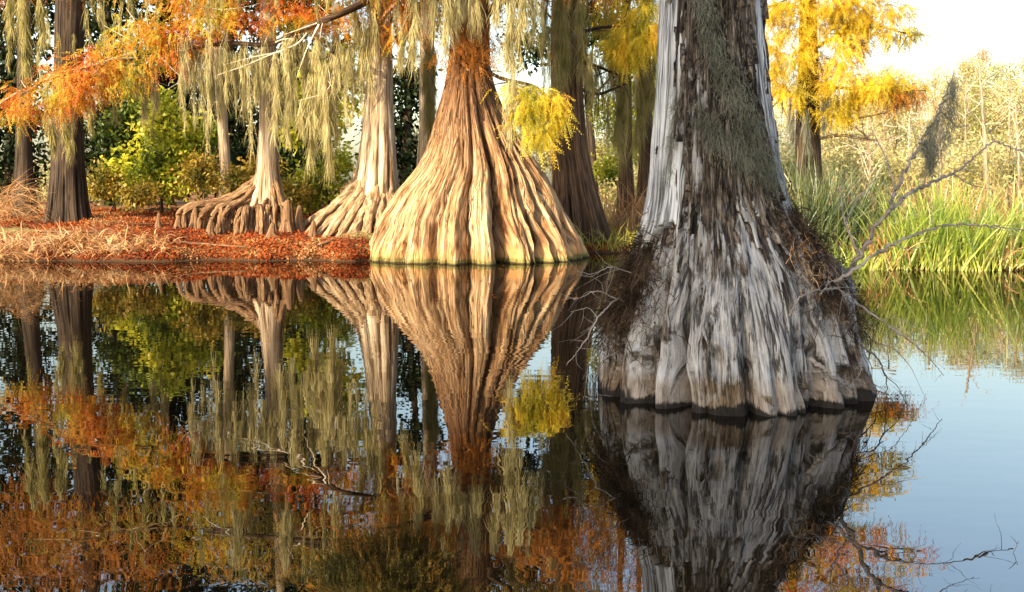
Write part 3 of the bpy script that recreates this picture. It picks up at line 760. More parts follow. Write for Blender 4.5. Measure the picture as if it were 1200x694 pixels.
branch_set([([(985, 335, -.2), (1006, 300, -.3), (1022, 272, -.35), (1040, 250, -.4), (1050, 222, -.4), (1062, 196, -.4), (1082, 165, -.3), (1102, 130, -.2), (1118, 84, -.2)], .026, .006),
            ([(1040, 250, -.4), (1062, 228, -.3), (1090, 214, -.2), (1118, 204, 0), (1142, 184, .1), (1164, 164, .2), (1180, 172, .25), (1202, 178, .3)], .018, .005),
            ([(1050, 222, -.4), (1036, 180, -.2), (1020, 150, 0)], .009, .003),
            ([(1118, 204, 0), (1135, 216, .1), (1160, 222, .2)], .006, .002),
            ([(1102, 130, -.2), (1122, 150, -.2), (1134, 147, -.1)], .006, .002),
            ([(1164, 164, .2), (1158, 148, .2)], .006, .002),
            ([(1006, 300, -.3), (990, 262, -.2), (985, 230, -.1), (992, 200, 0)], .013, .004),
            ([(990, 262, -.2), (1005, 232, 0), (1030, 205, .1)], .008, .003)], FG_D, M['twig_grey'], 'bare_branch', 'tall forked bare branch leaning right from the grey trunk with moss at its tip')
branch_set([([(978, 330, -.5), (1000, 318, -.6), (1022, 300, -.6), (1045, 286, -.5), (1080, 272, -.4), (1112, 263, -.3), (1150, 264, -.2), (1205, 270, -.1)], .016, .005),
            ([(1045, 286, -.5), (1060, 292, -.5), (1085, 290, -.5)], .005, .002)], FG_D, M['twig_grey'], 'bare_branch', 'low bare branch curving right just above the water beside the reeds')
branch_set([([(1000, 352, -.4), (1030, 374, -.5), (1062, 396, -.5), (1088, 418, -.4), (1106, 440, -.3)], .010, .003), ([(1062, 396, -.5), (1072, 388, -.5)], .004, .002),
            ([(1030, 374, -.5), (1050, 372, -.5), (1075, 380, -.5)], .003, .001)], FG_D, M['twig_grey'], 'bare_branch', 'thin straight twig slanting down over the water right of the grey trunk')
branch_set([([(1008, 405, -.4), (1030, 420, -.6), (1040, 448, -.6), (1036, 486, -.6)], .009, .004), ([(1010, 430, -.5), (1026, 452, -.6), (1030, 488, -.6)], .007, .003),
            ([(1012, 455, -.5), (1042, 462, -.5), (1056, 486, -.5)], .005, .002), ([(1005, 395, -.4), (1048, 408, -.4), (1068, 430, -.3), (1082, 462, -.3)], .004, .0015),
            ([(1036, 440, -.6), (1052, 452, -.6), (1064, 478, -.5)], .004, .002)], FG_D, M['twig_dark'], 'root_twig', 'dark looping rootlets dipping into the water at the right foot of the grey trunk', 'root')
branch_set([([(742, 355, -.3), (722, 350, -.4), (700, 372, -.5), (686, 400, -.5), (664, 428, -.4)], .010, .004), ([(722, 350, -.4), (700, 340, -.4), (672, 352, -.4)], .006, .002),
            ([(740, 320, -.3), (716, 312, -.4), (694, 322, -.4), (676, 318, -.4)], .006, .002), ([(700, 372, -.5), (690, 360, -.5), (668, 366, -.5)], .004, .002),
            ([(735, 385, -.3), (712, 392, -.4), (690, 420, -.5), (684, 470, -.5)], .005, .002), ([(730, 410, -.3), (706, 420, -.4), (694, 450, -.5), (690, 490, -.5)], .006, .002)],
           FG_D, M['twig_grey'], 'bare_branch', 'spray of bare grey twigs reaching left off the grey trunk over dark water')
branch_set([([(925, 370, -1.0), (935, 350, -1.05), (955, 340, -1.0), (985, 338, -.9), (992, 352, -.8)], .010, .005), ([(955, 340, -1.0), (940, 322, -1.05)], .006, .003),
            ([(962, 345, -.95), (972, 330, -.9), (990, 326, -.8)], .006, .003)], FG_D, M['twig_grey'], 'dead_root', 'grey crooked root lying across the right side of the grey trunk', 'root')
branch_set([([(948, 420, -1.0), (960, 428, -1.0), (978, 445, -.95), (1000, 455, -.8)], .018, .010)], FG_D, M['twig_grey'], 'dead_root', 'short grey root spur low at the right foot of the grey trunk', 'root')
branch_set([([(1172, 700, -1.9), (1176, 672, -1.9), (1186, 652, -1.9), (1194, 634, -1.9)], .003, .001), ([(1176, 672, -1.9), (1188, 676, -1.9), (1202, 668, -1.9)], .002, .001),
            ([(1180, 720, -1.9), (1184, 690, -1.9), (1196, 672, -1.9)], .002, .001)], 6.6, M['twig_dark'], 'water_twig', 'tiny dark forked twig poking from the water at the lower right corner', 'twig')

# ------------------------------------------------------------------ moss festoons
moss_jobs = []
def festoon(px, y0, y1, wpx, D, host, mat='moss', dens=1.0):
    if y0 <= 0 and D < 24: y0 = y0 - 70 * random.random()
    elif y0 <= 0: y0 -= 30 * random.random()
    moss_jobs.append((px, y0, y1, wpx, D, host, mat, dens))
def build_moss():
    from collections import defaultdict
    by = defaultdict(list)
    for j in moss_jobs: by[j[5]].append(j)
    ords = ['leftmost', 'second', 'third', 'fourth', 'fifth', 'sixth', 'seventh', 'eighth', 'ninth', 'tenth', 'eleventh', 'twelfth', 'thirteenth', 'fourteenth', 'fifteenth', 'sixteenth', 'seventeenth', 'eighteenth', 'nineteenth', 'twentieth', 'twenty-first', 'twenty-second', 'twenty-third', 'twenty-fourth', 'twenty-fifth', 'twenty-sixth', 'twenty-seventh']
    for host, js in by.items():
        js.sort()
        for i, (px, y0, y1, w, D, _, mat, dens) in enumerate(js):
            a = P(px, y0, D); b = P(px, y1, D); m = D / F_PX
            H = a[2] - b[2]; W = w * m
            n = int((90 + 300 * W * H) * dens * 3.0)
            # several tails of unequal length
            nt_ = max(2, int(w / 5)); tx = (rng.random(nt_) - 0.5) * W * 1.0; tl = 0.3 + 0.7 * rng.random(nt_); tl[rng.integers(nt_)] = 1.0
            k = rng.integers(nt_, size=n)
            s0 = rng.random(n) ** 0.8
            sx = a[0] + tx[k] * (0.8 + 0.2 * s0) + rng.normal(size=n) * W * 0.10 * (1.3 - s0) * (0.6 + 0.8 * (rng.random(nt_)[k]))
            sy = D + rng.normal(size=n) * W * 0.22
            sz = a[2] + 0.12 * rng.random(nt_)[k] - s0 * H * tl[k] * 0.80
            st = np.stack([sx + 0.04 * np.sin(sz * 5 + k), sy, sz], 1)
            v, q, _ = ribbons(st, rng.normal(size=(n, 3)) * 0.16 + np.array([0, 0, -1]), 0.15 + 0.30 * H * rng.random(n), np.full(n, 0.012), seg=6, gravity=0.8, wig=0.13)
            o = mesh_np('spanish_moss', v, q, M[mat], base=a)
            side = (ords[i] + (' from left' if i else '')) if len(js) > 1 else 'lone'
            tag(o, f'{side} hanging moss strand {host}', 'moss', f'spanish moss {host}')

# ------------------------------------------------------------------ great golden cypress, middle
MD = 25.0
mid_rows = [(318, 430, 691), (305, 429, 690), (280, 436, 681), (255, 446, 666), (225, 464, 651), (210, 478, 642), (196, 489, 632), (181, 497, 621), (166, 503, 611), (142, 510, 597), (113, 518, 583), (95, 523, 577), (75, 527, 573), (0, 530, 573)]
mk = pxkeys(mid_rows, MD)
mk += [(-0.6, mk[1][1], MD, 2.6), (8.0, -0.95, MD, 0.40), (11.5, -0.85, MD + .2, 0.28), (14.5, -0.8, MD + .3, .12)]
MB0 = np.array([mk[1][1], MD, 0.0])
mc = []
r_ = np.random.default_rng(21)
a = 0
while a < 360:
    wide = 3.5 + 13 * r_.random() ** 1.4
    deep = r_.random() < 0.45
    mc.append((a, (.16 if deep else .07) * (0.7 + .6 * r_.random()), .035 if deep else .022, (2.6 if deep else .5) * (.6 + .8 * r_.random()), (5.2 if deep else 2.2) * (.7 + .5 * r_.random())))
    a += wide
for t_, d_ in ((-93, .30), (-72, .34), (-112, .2), (-52, .24), (-38, .22), (-26, .2)):
    mc.append((t_, d_, .06, 3.2, 6.0))
mid = thing('cypress_tree', 'giant golden cypress with broad fluted bell-shaped base standing at the water edge', 'tree', MB0)
def mid_extra(T, Z, rad, rr):
    f = fbm(np.stack([np.cos(T) * 26, np.sin(T) * 26, Z * 1.1], -1), 4)
    s = np.clip(1 - np.abs(fbm(np.stack([np.cos(T) * 11 + 4, np.sin(T) * 11, Z * 0.7], -1), 3)) * 6, 0, 1)
    return rad + rr * (0.020 * f * 2 - 0.022 * s) + 0.02 * fbm(np.stack([np.cos(T) * 9, np.sin(T) * 9, Z * 5], -1), 3)
v, g = trunk_verts(mk, nth=900, nz=460, creases=mc, rough=0.045, rk=(2.6, 0.55), sy=0.95, seed=5.0, zpow=1.5, sm=0.015, gk=3.0, extra=mid_extra)
trunk_obj('trunk', v, g, M['bark_gold'], MB0, mid)
msurf = grid_surface(v, 0.35); mb = MB()
a_, b_, c_ = slivers(260, msurf, (-190, 10), (0.5, 5.5), (.5, 1.8), (.02, .05), .016, r_, 3.0, 1.0); mb.add(a_, b_, None, c_)
tag(mb.build('loose_bark', M['bark_gold'], MB0, mid, smooth=False), kind='stuff')

LAST = [None]
def limb(parent, base, pts, r0, r1, mat, name='limb', seed=0, sides=9, twigs=0, tl=0.8, tmat=None):
    mb = MB(); c = resample(pts, max(12, len(pts) * 7)); mb.tube(c, r0, r1, raw=True, sides=sides, seed=seed, wob=0.12)
    nq0 = sum(len(x) for x in mb.q); nt0 = 1
    for i in range(twigs):
        u = 0.25 + 0.75 * rng.random(); k = int(u * (len(c) - 1)); p = c[k]; d = unit(rng.normal(size=3) * np.array([1, 1, 0.7]))
        l = tl * (0.4 + rng.random())
        q1 = p + d * l * 0.5 + np.array([0, 0, -0.08 * l]); q2 = p + d * l + rng.normal(size=3) * 0.12 * l + np.array([0, 0, -0.2 * l])
        mb.tube([p, q1, q2], 0.018 * l + 0.004, 0.003, 8, 5, seed=i)
    o = mb.build(name, M[mat], base, parent)
    if tmat and twigs:
        o.data.materials.append(M[tmat])
        n = len(o.data.polygons); mi = np.ones(n, dtype=np.int32); mi[:nq0] = 0
        o.data.polygons.foreach_set('material_index', mi)
    LAST[0] = o
    return c

def pblob(px, py, D, rpx, rpy, rd=None):
    p = P(px, py, D); m = D / F_PX
    return (p[0], p[1], p[2], rpx * m, (rd if rd else rpx * m * 0.8), rpy * m)

def crown_feather(parent, base, blobs, n, mat, name='crown', clump=8, sig=0.2, **kw):
    p, o = blob_points(blobs, n, clump, sig)
    v, q = feathers(p, o, **kw)
    return mesh_np(name, v, q, M[mat], base=base, parent=parent)

# dark rusty foliage near the neck of the giant and its crown above the frame
c_ = [P(550, 60, MD)]
crown_feather(mid, MB0, [pblob(550, 30, MD - .3, 45, 40), pblob(500, -20, MD, 60, 40), pblob(600, -40, MD, 70, 40), pblob(540, 60, MD - .9, 30, 22), pblob(470, -60, MD, 60, 40), pblob(660, -60, MD - 1, 60, 40)], 2300, 'fol_rust')
for i, pts in enumerate(([(550, 20), (500, -10), (440, -30)], [(555, 30), (600, -10), (660, -40)], [(550, -40), (520, -100), (460, -150)], [(552, -60), (600, -120), (640, -160)], [(550, 70), (585, 92), (625, 100), (650, 120)])):
    limb(mid, MB0, [P(x, y, MD - .35 * j * (1 if i != 2 else -1)) for j, (x, y) in enumerate(pts)], .13 if i < 4 else .05, .03, 'bark_brown', seed=i, twigs=8)
# lime spray hanging on its right shoulder
crown_feather(mid, MB0, [pblob(635, 112, MD - 2.2, 20, 13), pblob(620, 132, MD - 2.2, 11, 20), pblob(650, 132, MD - 2.2, 8, 18), pblob(602, 100, MD - 2.0, 16, 7), pblob(632, 155, MD - 2.3, 7, 14)], 950, 'fol_limegold', name='hanging_spray', Lt=0.28, droop=.9, sig=.1)
crown_feather(mid, MB0, [pblob(440, -75, MD - 2.5, 75, 34), pblob(490, -110, MD - 2.5, 50, 34)], 3600, 'fol_olive', name='lower_crown')
# upper crown (seen only in the water)
crown_feather(mid, MB0, [pblob(540, -130, MD, 120, 45), pblob(440, -110, MD - 1, 60, 40), pblob(660, -130, MD - 1, 70, 40), pblob(550, -210, MD, 110, 50)], 2600, 'fol_olive')

# ------------------------------------------------------------------ other cypresses of the bank
def cypress(name, label, rows, D, mat, ncr, dep, seed, roots=(), crown=None, group='cypresses on the bank', topz=11, lean=(0, 0), z1=2.5, rough=.03, nth=220, nz=260, rootmat='root'):
    k = pxkeys(rows, D); zb = float(gheight(k[0][1], D)); k.sort()
    base = np.array([k[0][1], D, zb])
    k += [(min(zb, k[0][0]) - 0.4, k[0][1], D, k[0][3] * 1.15)]
    tp = max(k); k += [(topz * 0.6, tp[1] + lean[0] * .5, D, tp[3] * .8), (topz, tp[1] + lean[0], D + lean[1], tp[3] * .3)]
    t = thing(name, label, 'tree', base, group)
    v, g = trunk_verts(k, nth=nth, nz=nz, creases=auto_creases(ncr, dep, .06, z1 * .5, z1, seed), rough=rough, rk=(1.6, 0.8), seed=float(seed), zpow=1.2, sm=0.03, gk=2.0)
    trunk_obj('trunk', v, g, M[mat], base, t)
    for i, (pts, r0, r1) in enumerate(roots):
        mb = MB(); w = []
        for px, py, dd in pts: w.append(P(px, py, D + dd))
        w[-1][2] = float(gheight(w[-1][0], w[-1][1])) - 0.08
        mb.tube(w, r0, r1, max(34, len(w) * 9), 18, wob=0.5, seed=i * 2.3 + seed)
        mb.build('root', M[rootmat], base, t)
    return t, base

# B: pale trunk left of the giant, flared roots
tB, bB = cypress('cypress_tree', 'tall pale cypress with spreading roots just left of the giant fluted one',
    [(285, 385, 480), (262, 397, 474), (235, 408, 470), (205, 416, 467), (170, 422, 464), (130, 426, 461), (80, 430, 460), (0, 434, 458)], 27.0, 'bark_pale', 9, .26, 31, z1=3.6,
    roots=[([(x0, y0, .1), ((x0 * 2 + x2) / 3, y0 + (y2 - y0) * .42, dd * .5), ((x0 + 2 * x2) / 3, y0 + (y2 - y0) * .68, dd * .8), (x2, y2, dd)], r0, r1) for x0, y0, x2, y2, dd, r0, r1 in
           [(432, 196, 358, 274, -.7, .17, .07), (434, 206, 368, 280, -1.1, .15, .06), (432, 200, 380, 283, -1.3, .18, .08), (436, 205, 396, 284, -1.4, .17, .08), (438, 212, 412, 284, -1.5, .16, .09), (442, 205, 428, 282, -1.5, .18, .1), (448, 210, 444, 282, -1.4, .17, .1), (455, 212, 462, 282, -1.3, .18, .1), (430, 214, 346, 268, 0, .14, .05), (425, 226, 372, 270, -.3, .13, .07)]], rootmat='root_pale')
crown_feather(tB, bB, [pblob(445, -20, 26.5, 60, 30), pblob(390, -40, 26, 60, 30), pblob(430, -100, 26.5, 90, 45), pblob(405, 20, 26.2, 30, 18), pblob(470, 30, 26.2, 22, 22)], 1900, 'fol_orange')
for i, pts in enumerate(([(445, 25), (425, 42), (400, 48), (385, 70)], [(448, -5), (410, -20), (370, -30)], [(446, -40), (400, -90), (380, -130)], [(448, -60), (490, -110), (520, -140)], [(450, 55), (470, 40), (490, 38)])):
    limb(tB, bB, [P(x, y, 27 - .3 * j) for j, (x, y) in enumerate(pts)], .07, .02, 'bark_brown', seed=i, twigs=6)
# the long orange bough, leaving the same tree and running left in front of the bank
BD = 26.2
cbough = limb(tB, bB, [P(446, -10, 26.8), P(425, 5, 25.6), P(385, 22, 24.8), (P(345, 38, BD)), P(318, 54, BD), P(270, 50, BD - .2), P(225, 56, BD - .4), P(170, 66, BD - .6), P(110, 78, BD - .8), P(60, 92, BD - 1.0), P(10, 112, BD - 1.1)], .09, .016, 'bark_brown', name='bough', seed=9, sides=10, twigs=34, tl=0.9, tmat='twig_pale')
orange = [pblob(30, 118, BD - 1, 34, 16), pblob(75, 100, BD - 1, 38, 22), pblob(115, 84, BD - .8, 42, 26), pblob(160, 62, BD - .6, 42, 28), pblob(200, 46, BD - .5, 36, 26), pblob(140, 96, BD - .8, 24, 12),
          pblob(235, 30, BD - .4, 36, 18), pblob(280, 22, BD - .2, 40, 14), pblob(330, 14, BD, 40, 16), pblob(380, 20, BD, 36, 14), pblob(240, 0, BD, 60, 16), pblob(5, 132, BD - 1, 26, 18), pblob(170, 34, BD - .6, 30, 10)]
crown_feather(LAST[0], bB, orange, 3000, 'fol_orange', name='bough_foliage', Lt=0.30, clump=12, sig=0.14, droop=0.4)
crown_feather(tB, bB, [pblob(180, -30, BD, 90, 26), pblob(320, -30, BD, 90, 24), pblob(60, -50, BD, 90, 34), pblob(260, -80, BD, 130, 28)], 750, 'fol_mixed', name='upper_foliage')
limb(tB, bB, [P(446, -60, 26.8), P(360, -50, 25), P(260, -40, BD), P(150, -40, BD), P(40, -55, BD)], .11, .02, 'bark_brown', name='bough', seed=4, twigs=26, tl=1.0, tmat='twig_pale')
# white bare twigs below the bough
tw = [([(372, 22, 0), (350, 52, -.1), (322, 62, -.1), (285, 78, -.2), (255, 88, -.2)], .022, .006), ([(322, 62, -.1), (300, 66, -.1), (262, 76, -.1)], .010, .004), ([(330, 60, -.1), (334, 82, -.1), (340, 92, -.1)], .010, .004),
      ([(216, 82, -.2), (208, 98, -.2), (190, 108, -.2)], .009, .003), ([(385, 80, 0), (388, 100, 0), (380, 110, 0), (350, 118, 0)], .012, .004), ([(385, 95, 0), (395, 112, 0), (400, 120, 0)], .009, .003),
      ([(158, 50, -.4), (140, 40, -.4), (122, 30, -.4)], .014, .004), ([(160, 60, -.5), (110, 76, -.6), (75, 84, -.6)], .016, .005), ([(225, 5, 0), (260, 12, 0), (290, 8, 0), (310, 2, 0)], .012, .004), ([(150, 30, -.4), (158, 24, -.4), (148, 10, -.4)], .012, .004),
      ([(372, 5, 0), (384, 16, 0), (395, 26, 0)], .010, .004)]
for i, (pts, r0, r1) in enumerate(tw):
    mb = MB(); mb.tube([P(x, y, BD - .3 + d) for x, y, d in pts], r0, r1, 20, 6, wob=.25, seed=i)
    mb.build('bare_twig', M['twig_pale'], bB, tB)

# C: slim bright trunk with arching root mass
rC = []
r_ = np.random.default_rng(3)
for i in range(26):
    x2 = 208 + 140 * (i + r_.random()) / 26; y2 = 262 + 14 * min(1, abs(x2 - 200) / 90) - 3 * r_.random(); dd = -.1 - 1.1 * np.sin(np.pi * min(1, (x2 - 200) / 230)) * (.5 + .6 * r_.random())
    y0 = 205 + 22 * r_.random(); x0 = 306 + 14 * (i / 26); f = .35 + .3 * r_.random()
    kx = x0 + (x2 - x0) * f; ky = y0 + (y2 - y0) * (f ** 1.5) - 3 * r_.random()
    rC.append(([(x0, y0 - 6, .15), (x0 + (x2 - x0) * .15, y0 + 6, dd * .2), (x0 + (x2 - x0) * (.45 + .2 * r_.random()), 235 + 6 * r_.random() + 11 * (x2 > 262) * r_.random(), dd * .5), (x0 + (x2 - x0) * .86, 238 + 9 * r_.random(), dd * .9), (x2 + 6 * (r_.random() - .5), y2 - 14, dd), (x2, y2, dd * 1.05)], .055 + .05 * r_.random() ** 2, .03 + .03 * r_.random()))
for (xa, ya, xb, yb) in ((338, 244, 352, 276), (338, 244, 326, 278), (284, 250, 276, 274), (262, 246, 254, 270)):
    rC.append(([(xa - 14, ya + 12, -.3), (xa, ya - 2, -.7), ((xa + xb) / 2, (ya + yb) / 2, -.9), (xb, yb, -1.0)], .06, .07))
tC, bC = cypress('cypress_tree', 'slim bright cypress rising from a heap of arching roots on the bank', [(262, 286, 342), (240, 291, 337), (222, 296, 331), (200, 300, 327), (150, 304, 325), (80, 304, 324), (0, 305, 323)], 27.5, 'bark_pale', 6, .12, 41, roots=rC, z1=1.8)
crown_feather(tC, bC, [pblob(315, -30, 27, 60, 30), pblob(280, -80, 27, 70, 40), pblob(350, -100, 27, 70, 40)], 1100, 'fol_olive')
limb(tC, bC, [P(314, 10, 27.5), P(290, -20, 27.2), P(265, -60, 27)], .06, .02, 'bark_pale', seed=3, twigs=5)
limb(tC, bC, [P(316, -30, 27.5), P(345, -60, 27.2), P(365, -100, 27)], .06, .02, 'bark_pale', seed=5, twigs=5)
# D: thin leaning trunk
tD, bD = cypress('young_cypress', 'thin pale leaning cypress sapling left of the slim bright cypress', [(225, 258, 272), (200, 258, 271), (150, 255, 267), (100, 252, 264), (40, 248, 259), (0, 246, 256)], 29.5, 'bark_pale', 4, .1, 51, z1=1.5, topz=8, nth=80, nz=120)
crown_feather(tD, bD, [pblob(250, -20, 29.5, 40, 30), pblob(235, -70, 29.5, 50, 40)], 1100, 'fol_gold')
# E, F: left brown trunks
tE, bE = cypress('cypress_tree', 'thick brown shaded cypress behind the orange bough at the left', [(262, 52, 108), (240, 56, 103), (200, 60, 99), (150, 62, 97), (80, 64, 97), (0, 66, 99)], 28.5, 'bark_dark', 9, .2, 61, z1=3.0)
crown_feather(tE, bE, [pblob(80, -50, 28, 90, 30), pblob(110, -110, 28, 90, 40), pblob(30, -110, 28, 70, 40)], 1300, 'fol_rust')
for i, pts in enumerate(([(84, 10), (120, -20), (150, -50)], [(84, -10), (50, -60), (20, -100)])):
    limb(tE, bE, [P(x, y, 28.5 - .2 * j) for j, (x, y) in enumerate(pts)], .1, .03, 'bark_brown', seed=i, twigs=6)
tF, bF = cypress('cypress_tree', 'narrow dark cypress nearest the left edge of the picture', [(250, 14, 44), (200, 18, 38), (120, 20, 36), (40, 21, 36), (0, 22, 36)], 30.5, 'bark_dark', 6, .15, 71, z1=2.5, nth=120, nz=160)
crown_feather(tF, bF, [pblob(20, -40, 30, 60, 40), pblob(-20, -90, 30, 70, 40)], 1500, 'fol_rust')
# G: dark trunk right of the giant
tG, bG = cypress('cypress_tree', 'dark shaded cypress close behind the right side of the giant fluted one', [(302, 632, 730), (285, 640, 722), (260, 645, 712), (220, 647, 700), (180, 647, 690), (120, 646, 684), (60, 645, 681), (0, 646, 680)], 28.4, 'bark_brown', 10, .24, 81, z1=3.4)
crown_feather(tG, bG, [pblob(690, -30, 28, 60, 30), pblob(650, -70, 28, 70, 40), pblob(720, -100, 28, 70, 40)], 2600, 'fol_rust')
for i, pts in enumerate(([(670, 40), (705, 32), (740, 30)], [(670, 70), (700, 78), (730, 90)], [(664, -10), (640, -60), (620, -100)], [(668, 100), (700, 112), (735, 98)])):
    limb(tG, bG, [P(x, y, 28.4 - .1 * j) for j, (x, y) in enumerate(pts)], .06, .02, 'bark_dark', seed=i, twigs=8, tl=.7)
# trunk left-behind the giant's neck
tH, bH = cypress('cypress_tree', 'mossy narrow cypress half hidden behind the left shoulder of the giant', [(250, 484, 516), (200, 488, 513), (150, 491, 510), (60, 492, 509), (0, 493, 508)], 29.5, 'bark_pale', 6, .15, 91, z1=2.5, nth=120, nz=160)
crown_feather(tH, bH, [pblob(500, -40, 29.5, 50, 30), pblob(480, -90, 29.5, 60, 40)], 1200, 'fol_gold')
# thin pair between the giant and the grey trunk
tI, bI = cypress('cypress_tree', 'left of two mossy slender cypresses seen between giant and grey trunk', [(285, 712, 752), (262, 720, 748), (235, 724, 744), (180, 726, 741), (80, 727, 740), (0, 728, 740)], 31, 'bark_brown', 6, .2, 101, z1=2.2, nth=120, nz=160)
crown_feather(tI, bI, [pblob(735, -30, 31, 50, 30), pblob(742, 48, 29.5, 34, 18), pblob(730, 20, 30, 20, 12)], 1900, 'fol_gold', droop=.9)
crown_feather(tI, bI, [pblob(745, 44, 27.2, 30, 13), pblob(722, 54, 27.2, 14, 9), pblob(765, 36, 27.2, 18, 14), pblob(750, 12, 27.4, 24, 10), pblob(735, 62, 27.2, 16, 7)], 1100, 'fol_limegold', name='bright_spray', droop=.6, sig=.12, clump=12)
limb(tI, bI, [P(734, 10, 31), P(738, 22, 29), P(748, 38, 27.2), P(768, 42, 27)], .05, .012, 'bark_dark', seed=7, twigs=8, tl=.5)
limb(tI, bI, [P(734, 30, 31), P(742, 24, 30.2), P(752, 30, 29.5)], .04, .012, 'bark_dark', seed=2, twigs=8, tl=.6)
tJ, bJ = cypress('cypress_tree', 'right of two mossy slender cypresses seen between giant and grey trunk', [(280, 738, 780), (250, 744, 774), (200, 748, 766), (100, 750, 764), (0, 750, 763)], 32, 'bark_brown', 6, .2, 111, z1=2.2, nth=120, nz=160)
crown_feather(tJ, bJ, [pblob(760, -10, 32, 40, 20), pblob(770, 30, 31, 26, 14), pblob(755, -60, 32, 50, 40)], 1200, 'fol_gold', droop=.9)
# K: golden cypress right of the grey trunk
KD = 26.0
tK, bK = cypress('golden_cypress', 'golden feathery cypress spreading out to the right behind the grey trunk', [(300, 915, 985), (270, 925, 972), (230, 930, 965), (180, 932, 962), (120, 934, 960), (60, 936, 958), (0, 938, 956)], 27.0, 'bark_dark', 8, .2, 121, z1=2.5, group='cypresses right of the grey trunk')
gold = [pblob(920, 10, KD, 26, 18), pblob(955, 30, KD, 36, 24), pblob(1000, 8, KD, 36, 14), pblob(930, 75, KD, 26, 20), pblob(925, 110, KD, 22, 16), pblob(985, 60, KD - .3, 22, 26), pblob(990, 95, KD - .3, 30, 16), pblob(1030, 105, KD - .3, 34, 13),
        pblob(1022, 22, KD, 26, 14), pblob(1050, 40, KD, 26, 9), pblob(960, 0, KD, 50, 14), pblob(925, 45, KD, 20, 16), pblob(1040, 14, KD, 24, 8), pblob(1064, 38, KD, 18, 8), pblob(1000, 30, KD, 22, 8), pblob(1006, 118, KD, 26, 7), pblob(1058, 100, KD, 22, 7), pblob(975, 130, KD, 20, 8), pblob(900, 60, KD, 16, 50)]
crown_feather(tK, bK, gold, 4300, 'fol_gold', droop=.5, Lt=.30, sig=.12, clump=16)
crown_feather(tK, bK, [pblob(1072, 108, KD - .4, 16, 7), pblob(1050, 112, KD - .3, 22, 8), pblob(955, 80, KD + 1.0, 16, 26), pblob(1005, 40, KD + .6, 18, 22)], 700, 'fol_rust', name='rusty_foliage', sig=.12)
crown_feather(tK, bK, [pblob(940, -60, KD, 60, 30), pblob(1010, -60, KD - .5, 50, 22), pblob(1080, -70, KD - 1, 34, 14), pblob(960, -120, KD, 80, 40), pblob(1050, -130, KD, 50, 20)], 2800, 'fol_orange', name='upper_foliage')
for i, pts in enumerate(([(948, 60), (985, 40), (1030, 30), (1070, 42)], [(946, 110), (980, 102), (1030, 108), (1085, 106)], [(944, 120), (925, 112), (905, 108)], [(948, 10), (915, 5), (890, 10)], [(946, -20), (1000, -50), (1060, -70), (1110, -75)], [(948, -60), (990, -110), (1050, -135)], [(946, 150), (970, 135), (1000, 140), (1040, 132)], [(946, 165), (985, 158), (1020, 165), (1060, 160)])):
    limb(tK, bK, [P(x, y, 27 - .35 * j) for j, (x, y) in enumerate(pts)], .05, .012, 'bark_dark' if i < 6 else 'bark_pale', seed=i, twigs=10, tl=.8)

# knees
kn = [(228, 262, 27.0, .10, .5), (246, 272, 26.2, .08, .35), (336, 268, 26.2, .12, .75), (350, 262, 26.6, .10, .6), (366, 275, 25.8, .08, .35), (318, 276, 25.6, .09, .3), (208, 268, 26.6, .07, .3), (185, 262, 27, .06, .35), (740, 290, 29, .14, .8), (752, 290, 29.4, .16, 1.1), (728, 288, 29.2, .12, .6)]
kl = ['beside the far left end of the arching roots', 'in front of the arching root heap', 'tallest of those right of the slim bright cypress', 'next right of the tallest pale knee', 'small and low before the pale cypress roots', 'low at the water side of the slim bright cypress', 'small on the red leaves left of the root heap', 'thin and leftmost on the red leaves', 'dark and middle of three beyond the giant', 'dark and tallest of three beyond the giant', 'dark and leftmost of three beyond the giant']
for i, ((px, py, D, r, h), l) in enumerate(zip(kn, kl)):
    b = GP(px, D)
    k = [(b[2] - .2, b[0], D, r * 2.0), (b[2], b[0], D, r * 1.7), (b[2] + h * .3, b[0], D, r * 1.1), (b[2] + h * .75, b[0] + .02, D, r * .75), (b[2] + h, b[0] + .03, D, r * .5)]
    v, g = trunk_verts(k, nth=48, nz=40, creases=auto_creases(5, .25, .2, b[2] + h * .5, b[2] + h, i), rough=.08, seed=i * 1.7)
    o = trunk_obj('cypress_knee', v, g, M['root'], b, None)
    tag(o, 'woody cypress knee, ' + l, 'root', 'cypress knees on the bank')

# ------------------------------------------------------------------ background broadleaf trees and shrubs
def bgtree(name, label, px, D, blobs, n, mat, L=.16, W=.09, tr=.14, barkm='bark_dark', group=None, clump=14, sig=.3, limbs=True, cat='tree'):
    b = GP(px, D)
    t = thing(name, label, cat, b, group)
    bl = np.array(blobs); hi = bl[:, 2].max()
    top = np.array([bl[:, 0].mean(), bl[:, 1].mean(), hi])
    mb = MB(); mb.tube([b - [0, 0, .3], b * .6 + top * .4 + rng.normal(size=3) * .2, top], tr, tr * .25, 20, 9, seed=px)
    mb.build('trunk', M[barkm], b, t)
    if limbs:
        for i, c in enumerate(bl[:9]):
            mb = MB()
            s = b + (top - b) * min(.9, max(.15, (c[2] - b[2]) / max(.1, hi - b[2]) * .7))
            mb.tube([s, (s + c[:3]) / 2 + rng.normal(size=3) * .15, c[:3]], tr * .4, .015, 12, 6, seed=i)
            mb.build('limb', M[barkm], b, t)
    p, o = blob_points(bl, n, clump, sig)
    v, q = leaves(p, o, L, W)
    mesh_np('crown', v, q, M[mat], base=b, parent=t)
    return t

